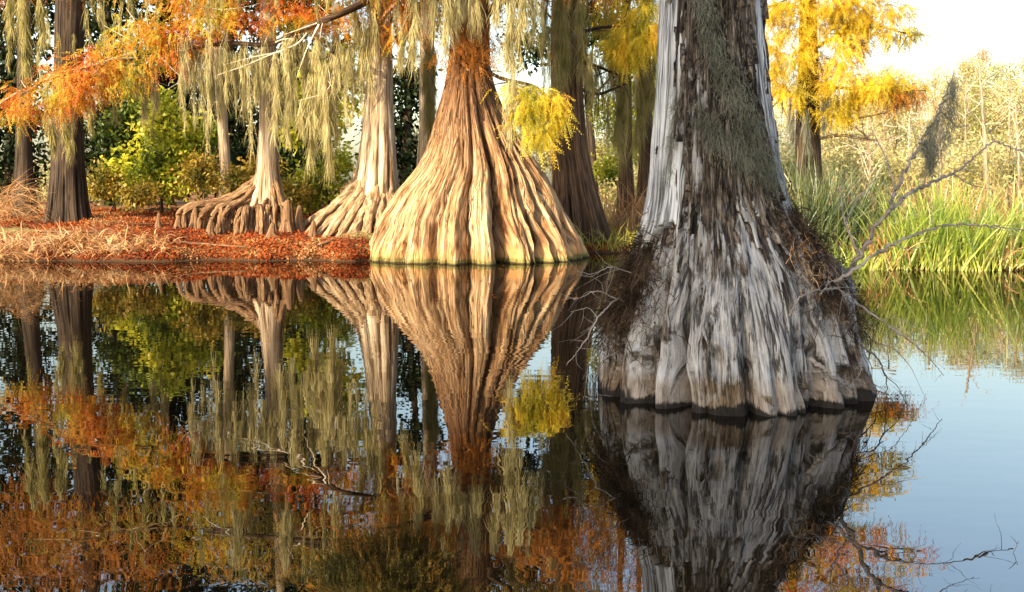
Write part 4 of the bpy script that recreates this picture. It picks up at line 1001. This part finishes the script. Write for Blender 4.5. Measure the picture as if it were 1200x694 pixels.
dark = [('dark broad evergreen filling the far left edge behind the bank', 10, 38, [pblob(5, 60, 38, 55, 50), pblob(20, 130, 38, 45, 40), pblob(0, 190, 38, 50, 40), pblob(30, 0, 38, 50, 30), pblob(-10, -50, 38, 70, 50), pblob(-10, -110, 38, 62, 50), pblob(20, -190, 38, 55, 45)]),
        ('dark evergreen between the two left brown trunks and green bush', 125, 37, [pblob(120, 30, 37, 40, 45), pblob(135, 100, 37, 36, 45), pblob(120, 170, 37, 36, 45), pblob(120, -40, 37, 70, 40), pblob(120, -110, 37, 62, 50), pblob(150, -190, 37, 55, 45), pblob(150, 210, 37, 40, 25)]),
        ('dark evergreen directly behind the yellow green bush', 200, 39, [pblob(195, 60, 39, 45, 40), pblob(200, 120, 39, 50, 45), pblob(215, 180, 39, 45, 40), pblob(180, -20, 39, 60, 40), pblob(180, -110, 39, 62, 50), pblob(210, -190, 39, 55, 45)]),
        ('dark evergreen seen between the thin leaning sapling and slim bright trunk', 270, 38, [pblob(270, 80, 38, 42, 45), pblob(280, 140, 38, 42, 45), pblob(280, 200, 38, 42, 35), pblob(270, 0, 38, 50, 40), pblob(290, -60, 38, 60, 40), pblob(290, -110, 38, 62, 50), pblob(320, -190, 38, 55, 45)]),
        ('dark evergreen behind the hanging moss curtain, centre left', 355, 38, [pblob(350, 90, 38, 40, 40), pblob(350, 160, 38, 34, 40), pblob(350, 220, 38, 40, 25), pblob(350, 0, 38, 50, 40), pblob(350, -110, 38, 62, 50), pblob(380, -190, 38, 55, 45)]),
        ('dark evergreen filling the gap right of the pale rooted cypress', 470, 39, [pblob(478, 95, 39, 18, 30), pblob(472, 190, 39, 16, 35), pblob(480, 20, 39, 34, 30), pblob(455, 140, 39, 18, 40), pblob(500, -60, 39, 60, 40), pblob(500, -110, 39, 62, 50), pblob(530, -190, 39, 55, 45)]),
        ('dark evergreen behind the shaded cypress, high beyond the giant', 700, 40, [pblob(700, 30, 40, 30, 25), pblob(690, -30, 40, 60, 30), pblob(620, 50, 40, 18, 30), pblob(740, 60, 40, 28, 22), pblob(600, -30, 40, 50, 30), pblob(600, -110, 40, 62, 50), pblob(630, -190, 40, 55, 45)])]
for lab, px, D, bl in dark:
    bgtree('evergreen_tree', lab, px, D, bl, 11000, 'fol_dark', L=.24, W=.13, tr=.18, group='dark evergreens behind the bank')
gl = [('bright yellow green bush on the bank left of the thin sapling', 190, 31, [pblob(195, 150, 31, 36, 26), pblob(215, 185, 31, 38, 26), pblob(170, 195, 31, 38, 26), pblob(235, 160, 31, 22, 20), pblob(200, 215, 31, 50, 16), pblob(190, 120, 31, 16, 12)], 5200, 'fol_lime'),
      ('darker green bush between brown trunk and yellow green bush', 135, 32, [pblob(135, 165, 32, 24, 28), pblob(140, 205, 32, 26, 26), pblob(150, 130, 32, 16, 16)], 2600, 'fol_green'),
      ('yellow green leafy tree rising behind the moss curtain beside the pale cypress', 372, 31, [pblob(360, 110, 31, 20, 18), pblob(385, 90, 31, 22, 20), pblob(350, 150, 31, 20, 20), pblob(388, 140, 31, 18, 22), pblob(405, 110, 31, 16, 22), pblob(410, 60, 31, 16, 16)], 2900, 'fol_lime'),
      ('low yellow green bush between slim bright cypress and pale rooted cypress', 380, 30, [pblob(378, 210, 30, 26, 20), pblob(395, 190, 30, 22, 18), pblob(360, 230, 30, 18, 14)], 2000, 'fol_lime'),
      ('dull green bush in deep shade left of the slim bright cypress', 290, 33, [pblob(285, 190, 33, 24, 24), pblob(335, 210, 33, 20, 20), pblob(340, 175, 33, 20, 24)], 2000, 'fol_green')]
for lab, px, D, bl, n, mt in gl:
    bgtree('leafy_bush', lab, px, D, bl, n, mt, L=.17, W=.095, tr=.05, group='green bushes on the bank', sig=.2, cat='bush')
sh = [(238, 200, 29.5, 22, 20, 'left of the root heap'), (280, 212, 29.5, 26, 12, 'behind the arching root heap'), (345, 225, 29, 20, 12, 'right of the slim bright cypress'), (165, 226, 29.0, 22, 9, 'at the foot of the yellow green bush'), (122, 214, 30.5, 15, 16, 'right of the thick brown cypress'), (310, 195, 30.5, 20, 12, 'behind the slim bright trunk')]
for px, py, D, rx, ry, l in sh:
    bgtree('autumn_shrub', 'low orange brown shrub ' + l, px, D, [pblob(px, py, D, rx, ry), pblob(px - rx * .5, py + 5, D, rx * .6, ry * .8)], 1100, 'fol_shrub', L=.13, W=.06, tr=.02, group='orange shrubs on the bank', sig=.14, cat='bush')
# sunny understorey seen through the gaps and behind
ys = [(85, 195, 46, 40, 28, 'behind the thick brown cypress at left'), (20, 215, 44, 40, 20, 'at the far left edge'), (480, 215, 42, 30, 34, 'left behind the giant'), (500, 160, 46, 20, 26, 'high behind the giant left shoulder'), (650, 165, 44, 26, 34, 'low behind the giant right shoulder'), (705, 180, 44, 24, 28, 'just right of the dark shaded cypress'), (735, 225, 42, 36, 26, 'low between giant and grey trunk'), (750, 150, 46, 30, 24, 'high between giant and grey trunk'), (770, 200, 40, 26, 30, 'touching the grey trunk outline at left'),
      (940, 190, 38, 30, 30, 'close right behind the grey trunk'), (985, 175, 42, 36, 34, 'behind the golden cypress branches'), (1035, 190, 44, 36, 30, 'behind the tall bare branch'), (1085, 185, 46, 36, 34, 'under the hanging grey moss'), (1135, 190, 42, 36, 30, 'behind the tall reeds'), (1185, 185, 44, 36, 34, 'at the far right edge')]
for px, py, D, rx, ry, l in ys:
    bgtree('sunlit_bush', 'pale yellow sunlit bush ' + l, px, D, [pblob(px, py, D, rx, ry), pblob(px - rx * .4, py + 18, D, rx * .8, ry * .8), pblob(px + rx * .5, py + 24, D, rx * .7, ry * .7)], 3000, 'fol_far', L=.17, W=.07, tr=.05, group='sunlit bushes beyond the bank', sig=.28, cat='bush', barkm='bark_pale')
bgtree('leafy_tree', 'sunny gold green tree filling the gap between giant and grey trunk', 722, 36, [pblob(712, 130, 36, 16, 22), pblob(740, 170, 36, 22, 18), pblob(715, 200, 36, 16, 16), pblob(756, 110, 36, 16, 24), pblob(735, 70, 36, 22, 16)], 4200, 'fol_lime', L=.15, W=.08, tr=.07, sig=.2)
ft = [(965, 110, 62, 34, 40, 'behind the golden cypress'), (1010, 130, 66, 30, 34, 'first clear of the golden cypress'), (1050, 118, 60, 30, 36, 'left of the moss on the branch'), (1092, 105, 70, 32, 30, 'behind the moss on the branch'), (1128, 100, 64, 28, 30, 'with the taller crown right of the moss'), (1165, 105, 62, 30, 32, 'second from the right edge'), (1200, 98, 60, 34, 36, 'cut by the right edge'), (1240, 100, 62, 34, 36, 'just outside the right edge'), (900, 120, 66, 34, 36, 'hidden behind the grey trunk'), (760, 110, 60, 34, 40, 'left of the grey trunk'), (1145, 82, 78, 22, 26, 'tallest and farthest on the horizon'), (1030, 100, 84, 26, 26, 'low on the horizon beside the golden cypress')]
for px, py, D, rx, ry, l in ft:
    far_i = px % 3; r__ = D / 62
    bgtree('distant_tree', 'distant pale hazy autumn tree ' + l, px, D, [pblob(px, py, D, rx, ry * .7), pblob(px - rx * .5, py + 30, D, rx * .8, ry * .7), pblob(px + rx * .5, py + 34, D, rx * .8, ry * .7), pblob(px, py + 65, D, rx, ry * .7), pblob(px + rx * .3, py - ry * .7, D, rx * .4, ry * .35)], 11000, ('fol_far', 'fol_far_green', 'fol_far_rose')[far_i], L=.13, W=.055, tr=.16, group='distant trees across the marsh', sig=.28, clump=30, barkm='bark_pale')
# pale bare trunks at right
for (x0, y0, x1, y1, D, r, l) in [(1102, 255, 1100, 120, 36, .10, 'straight, below the hanging grey moss'), (1158, 210, 1148, 78, 40, .12, 'leaning slightly, near the right edge'), (1020, 230, 1016, 140, 38, .08, 'thin, right of the golden cypress'), (1195, 240, 1190, 120, 42, .08, 'thin, at the right edge'), (1062, 230, 1066, 130, 44, .07, 'thin, left of the hanging grey moss'), (1128, 220, 1132, 100, 46, .07, 'between the hanging moss and the leaning one'), (1080, 215, 1076, 118, 48, .06, 'forking low, behind the tall bare branch'), (1178, 215, 1184, 92, 50, .08, 'tallest near the right edge'), (985, 220, 990, 150, 42, .07, 'low under the golden boughs'), (1040, 215, 1034, 125, 52, .07, 'faint, at the edge of the golden foliage')]:
    b = GP(x0, D); t = thing('bare_tree', 'pale leafless young tree ' + l, 'tree', b, 'pale bare trees in the marsh')
    mb = MB(); tp = P(x1, y1, D); mb.tube([b - [0, 0, .2], (b + tp) / 2 + [.05, 0, 0], tp], r, r * .3, 20, 8, seed=x0); mb.build('trunk', M['bark_pale'], b, t)
    for i in range(12):
        mb = MB(); s = b + (tp - b) * (.35 + .65 * rng.random()); d = unit(rng.normal(size=3) + [0, 0, .5]); l_ = .5 + .9 * rng.random()
        mb.tube([s, s + d * l_ * .5, s + d * l_ + rng.normal(size=3) * .15], .018, .004, 8, 5, seed=i)
        mb.build('limb', M['twig_pale'], b, t)

# ------------------------------------------------------------------ reeds and grasses
def reeds(px, D, n, h, spread, label, mat, group, lean=0.25, w=.022, name='reed_clump', grav=.5):
    b = GP(px, D)
    p = b + np.concatenate([rng.normal(size=(n, 2)) * np.array([spread, spread * .6]), np.zeros((n, 1))], 1); p[:, 2] = np.minimum(b[2], 0.25) - 0.1
    d = np.concatenate([rng.normal(size=(n, 2)) * lean, np.ones((n, 1))], 1)
    v, q, _ = ribbons(p, d, h * (.45 + .6 * rng.random(n)), w * (.6 + .8 * rng.random(n)), seg=8, gravity=grav, wig=.03, taper=True, pw=2.2)
    o = mesh_np(name, v, q, M[mat], base=b)
    return tag(o, label, 'reeds', group)
rl = [(1010, 21.6, .9), (1040, 22.3, 1.2), (1066, 21.8, 1.7), (1090, 21.5, 2.1), (1116, 21.4, 2.35), (1140, 21.3, 2.2), (1166, 21.6, 1.6), (1188, 21.8, 1.4), (1215, 21.4, 1.9)]
ro = ['leftmost', 'second', 'third', 'fourth', 'fifth and dense', 'sixth and tallest', 'seventh', 'eighth', 'rightmost']
for (px, D, h), l in zip(rl, ro):
    reeds(px, D, int(90 + 130 * rng.random()), h, .30, f'bright green tall reed clump at the right shore, {l} from the grey trunk', 'reed', 'bright reeds along the right shore', lean=.34, w=.034, grav=.9)
for i, (px, D, h, l) in enumerate([(930, 22.6, 2.5, 'nearest the grey trunk'), (952, 22.3, 2.7, 'second from the grey trunk'), (975, 22.6, 2.3, 'third, below the golden foliage'), (1000, 22.6, 2.3, 'fourth, behind the tall bare branch'), (1030, 22.8, 1.8, 'farthest right')]):
    reeds(px, D, 260, h, .42, f'dark green grassy clump, {l}', 'reed_dark', 'dark reeds behind the grey trunk', lean=.3, w=.03, grav=.9)
for px, D, l in [(1050, 21.8, 'bent among the bright reeds'), (1175, 21.6, 'broken at the foot of the rightmost reeds'), (1040, 25, 'behind the left bright reeds'), (1120, 26, 'behind the tallest reeds'), (1190, 25, 'near the right edge'), (740, 30, 'between the giant and the grey trunk'), (950, 27, 'behind the dark green grass')]:
    reeds(px, D, 420 if D > 23 else 240, 2.0 if D > 23 else 1.2, .9 if D > 23 else .35, f'dry tan grass stand {l}', 'dry', 'dry grass behind the reeds', lean=.5, w=.025, name='dry_grass_clump', grav=1.0)
# dry leaning grass on the left bank
def dry_stuff():
    n = 1700
    px = rng.random(n) ** 1.2 * 215 - 15; D = 24.0 + rng.random(n) * 1.5
    x = (px - CX) / F_PX * D; z = gheight(x, D)
    p = np.stack([x, D, z - .02], 1)
    d = rng.normal(size=(n, 3)) * np.array([.9, .6, .2]) + np.array([0, 0, .55])
    v, q, _ = ribbons(p, d, .2 + .5 * rng.random(n), np.full(n, .03), seg=6, gravity=1.4, wig=.12)
    tag(mesh_np('dry_grass', v, q, M['dry']), 'pale dry grass blades bent over the left water edge', 'grass', kind='stuff')
    n = 420
    px = rng.random(n) * 60 - 20; D = 27.5 + rng.random(n) * 2
    x = (px - CX) / F_PX * D; p = np.stack([x, D, gheight(x, D) + rng.random(n) * .9], 1)
    d = rng.normal(size=(n, 3)) * np.array([1, .5, .35]) + np.array([.3, 0, .1])
    v, q, _ = ribbons(p, d, .4 + .9 * rng.random(n), np.full(n, .016), seg=6, gravity=.7, wig=.1)
    tag(mesh_np('dead_twigs', v, q, M['dry']), 'tangle of pale dead twigs and stalks at the left edge', 'twigs', kind='stuff')
    n = 75000
    x = -16 + 19 * rng.random(n); y = shore_y(x) + 0.05 + rng.random(n) ** 1.5 * 9
    kp = fbm(np.stack([x * .9, y * 1.3, x * 0], -1), 3) * 2 + .55 > rng.random(n) * .9; x, y = x[kp], y[kp]; n = len(x)
    p = np.stack([x, y, gheight(x, y) + .01 + .02 * rng.random(n)], 1)
    v, q = leaves(p, rng.normal(size=(n, 3)) * np.array([1, 1, .2]), .075, .04, up=1.2, droop=0)
    tag(mesh_np('leaf_litter', v, q, M['litter']), 'red brown fallen leaves carpeting the left bank', 'leaves', kind='stuff')
    n = 26000
    x = -2 + 26 * rng.random(n); y = shore_y(x) + rng.random(n) ** 1.3 * 22
    p = np.stack([x, y, gheight(x, y) - .02], 1)
    d = np.concatenate([rng.normal(size=(n, 2)) * .5, np.ones((n, 1))], 1)
    v, q, _ = ribbons(p, d, .2 + .6 * rng.random(n), np.full(n, .03), seg=3, gravity=.6, wig=.06)
    tag(mesh_np('marsh_grass', v, q, M['marsh']), 'low yellow green marsh grass covering the right shore', 'grass', kind='stuff')
dry_stuff()

# sticks lying on the bank
for (pts, l) in [([(205, 290), (240, 287), (285, 293), (330, 298)], 'longest, near the water edge'), ([(150, 262), (180, 256), (205, 250)], 'short, below the green bush'), ([(40, 272), (90, 280), (140, 276)], 'among dry grass at left'), ([(372, 292), (400, 288), (428, 292)], 'beside the giant base')]:
    w = []
    for px, py in pts:
        D = 24.2 + (300 - py) * .07; x = P(px, py, D)[0]; w.append((x, D, float(gheight(x, D)) + .04))
    mb = MB(); mb.tube(w, .035, .012, 18, 7, wob=.3, seed=pts[0][0]); tag(mb.build('fallen_stick', M['root'], w[0]), 'fallen stick on the red bank, ' + l, 'stick', 'fallen sticks on the bank')

# ------------------------------------------------------------------ moss hanging everywhere
h1 = 'under the orange bough'
for px, y0, y1, w in [(165, 85, 150, 12), (178, 95, 135, 9), (222, 50, 92, 9), (233, 45, 104, 9), (247, 62, 128, 11), (259, 60, 150, 12), (272, 62, 110, 9), (286, 52, 148, 10), (299, 60, 125, 12), (312, 50, 110, 12), (322, 60, 168, 9), (333, 50, 132, 12), (345, 38, 112, 11), (357, 50, 122, 9), (340, 110, 178, 8), (366, 86, 205, 14), (379, 100, 214, 14), (372, 45, 120, 14), (394, 35, 118, 13), (406, 60, 105, 9), (390, 118, 175, 10), (352, 120, 165, 7)]:
    festoon(px, y0, y1, w, BD - .15 + .3 * rng.random(), h1)
for px, y0, y1, w in [(485, -10, 90, 7), (521, -10, 80, 6), (555, -10, 48, 9), (534, -10, 30, 6), (597, -10, 122, 8), (612, -10, 96, 7), (624, -10, 60, 7), (575, -10, 36, 6), (505, -10, 52, 6)]:
    festoon(px, y0, y1, w, 22.6 + .4 * rng.random(), 'falling in front of the giant cypress neck')
for px, y0, y1, w in [(495, 40, 150, 12), (500, 110, 205, 14), (507, 60, 120, 8)]:
    festoon(px, y0, y1, w, 28.8, 'clothing the narrow cypress left of the giant', 'moss_olive')
for px, y0, y1, w in [(652, -10, 155, 12), (664, 0, 110, 10), (680, -10, 105, 9), (600, 95, 180, 9), (612, 130, 180, 8), (640, -10, 60, 8), (694, 60, 130, 8)]:
    festoon(px, y0, y1, w, 27.6 if px > 630 else 22.8, 'between the giant and dark shaded cypress', 'moss_olive' if px > 630 else 'moss')
for px, y0, y1, w in [(718, 20, 120, 9), (729, 60, 205, 11), (738, 70, 160, 8), (747, 60, 196, 11), (758, 80, 170, 9), (712, -10, 60, 8), (766, 60, 140, 8)]:
    festoon(px, y0, y1, w, 30.2, 'on the two slender cypresses', 'moss_olive')
for px, y0, y1, w in [(28, -10, 95, 14), (45, 0, 60, 9), (12, 0, 50, 9), (78, 130, 190, 12), (105, 110, 160, 10), (60, 140, 185, 10)]:
    festoon(px, y0, y1, w, 26.8, 'at the brown trunks on the left', 'moss_olive')
for px, y0, y1, w in [(428, 20, 120, 10), (440, 10, 70, 8), (470, 20, 90, 9), (415, 10, 80, 9)]:
    festoon(px, y0, y1, w, 25.8, 'before the pale rooted cypress')
for px, y0, y1, w in [(932, 125, 178, 10), (946, 130, 185, 9), (965, 110, 160, 9), (1000, 110, 150, 8)]:
    festoon(px, y0, y1, w, 26, 'under the golden cypress boughs', 'moss_grey')
# moss only the water shows
for px, y0, y1, w in [(260, -60, 10, 12), (320, -70, 0, 12), (380, -60, 5, 12), (500, -90, -20, 14), (560, -110, -20, 14), (600, -100, -20, 12), (650, -90, -20, 12), (450, -100, -10, 12)]:
    festoon(px, y0, y1, w, 25.2, 'mirrored in the water below the giant')
build_moss()
def wisps(label, px0, px1, y0, y1, h0, h1, D, n, mat, tot):
    fx = px0 + (px1 - px0) * rng.random(n); fy = y0 + (y1 - y0) * rng.random(n); H = (h0 + (h1 - h0) * rng.random(n) ** 1.6) * D / F_PX
    k = rng.integers(n, size=tot); s0 = rng.random(tot)
    a = np.array([P(x, y, D + dd) for x, y, dd in zip(fx, fy, rng.normal(size=n) * .5)])
    st = a[k] + np.stack([rng.normal(size=tot) * .022 * (1.4 - s0) + .03 * np.sin(s0 * 5 + k), rng.normal(size=tot) * .03, -s0 * H[k] * .8], 1)
    v, q, _ = ribbons(st, rng.normal(size=(tot, 3)) * .14 + np.array([0, 0, -1]), .12 + .22 * H[k] * rng.random(tot), np.full(tot, .010), seg=5, gravity=.8, wig=.12)
    tag(mesh_np('moss_wisps', v, q, M[mat]), label, 'moss', kind='stuff')
wisps('fine curtain of thin moss wisps trailing under the orange bough', 205, 425, 30, 75, 35, 130, BD - .1, 70, 'moss', 8000)
wisps('fine olive moss wisps trailing among the dark trunks right of the giant', 632, 772, -5, 80, 40, 130, 29.2, 46, 'moss_olive', 5200)
wisps('fine moss wisps trailing above and before the giant cypress neck', 455, 640, -60, 5, 20, 80, 23.6, 20, 'moss', 2000)
wisps('fine olive moss wisps hanging about the left brown trunks', 0, 200, -10, 110, 40, 110, 26.6, 34, 'moss_olive', 3600)
wisps('thin moss wisps high in the canopy, mirrored in the dark water', 100, 720, -110, -20, 40, 90, 25.6, 70, 'moss_olive', 7000)
n = 700
px_ = rng.random(n) * 700 - 20; y_ = 24.4 - 9 * rng.random(n) ** 2.2; x_ = (px_ - CX) / F_PX * y_
ok = y_ < shore_y(x_) - .05
p_ = np.stack([x_, y_, 0 * x_ + .006], 1)[ok]
v, q = leaves(p_, rng.normal(size=(len(p_), 3)) * np.array([1, 1, 0]), .07, .035, up=8, droop=0)
v[:, 2] = .004 + .010 * rng.random(len(v))
tag(mesh_np('floating_leaves', v, q, M['litter']), 'scattered fallen leaves floating on the dark water', 'leaves', kind='stuff')
# grey moss on the tip of the bare branch
n = 2600
t = rng.random(n); a = P(1118, 88, FG_D - .2); b = P(1080, 168, FG_D - .3)
st = a + (b - a) * t[:, None] + rng.normal(size=(n, 3)) * .012
u_ = rng.random(n)
dz = (0.05 + .42 * np.sin(np.pi * np.clip(t * 1.05, 0, 1)) ** .7) * u_
st[:, 2] -= dz; st[:, 0] += .05 * u_ * np.sin(t * 9)
v, q, _ = ribbons(st, rng.normal(size=(n, 3)) * .6 + np.array([0, 0, -.8]), .04 + .09 * rng.random(n), np.full(n, .0035), seg=5, gravity=1, wig=.3)
tag(mesh_np('spanish_moss', v, q, M['moss_grey'], base=a), 'grey triangular moss veil hanging from the tip of the tall bare branch', 'moss')

# ------------------------------------------------------------------ cypress standing behind the viewpoint: its crown keeps the grey trunk in shade
sb = np.array([-9.0, -3.5, -0.5])
ts = thing('shade_cypress', 'leafy cypress standing in the water behind the viewpoint, shading the grey trunk', 'tree', sb)
v, g = trunk_verts([(-.5, -9, -3.5, .9), (.5, -9, -3.5, .6), (2, -9, -3.5, .38), (6, -8.8, -3.3, .3), (12, -8.6, -3, .12)], nth=80, nz=100, creases=auto_creases(8, .2, .1, 1, 2.5, 3), rough=.03)
trunk_obj('trunk', v, g, M['bark_brown'], sb, ts)
cen = FGB + np.array(sun_to) * 13.5 + np.array([0, 0, 1.5])
bl = [tuple(cen + np.array([dx, dy, dz])) + (1.9, 1.9, 1.5) for dx in (-1.6, 0, 1.6) for dz in (-1.8, 0, 1.8) for dy in (-.8, .8)]
p, o = blob_points(bl, 30000, 16, .3)
v, q = leaves(p, o, .24, .14)
mesh_np('crown', v, q, M['fol_green'], base=sb, parent=ts)
for i in range(5):
    limb(ts, sb, [np.array([-8.9, -3.4, 4.5 + i * .8]), cen * .5 + np.array([-8.9, -3.4, 5 + i * .8]) * .5, cen + np.array([rng.normal() * 1.3, rng.normal(), (i - 2) * .9])], .12, .03, 'bark_brown', seed=i)
print('verts', sum(len(m.vertices) for m in bpy.data.meshes))
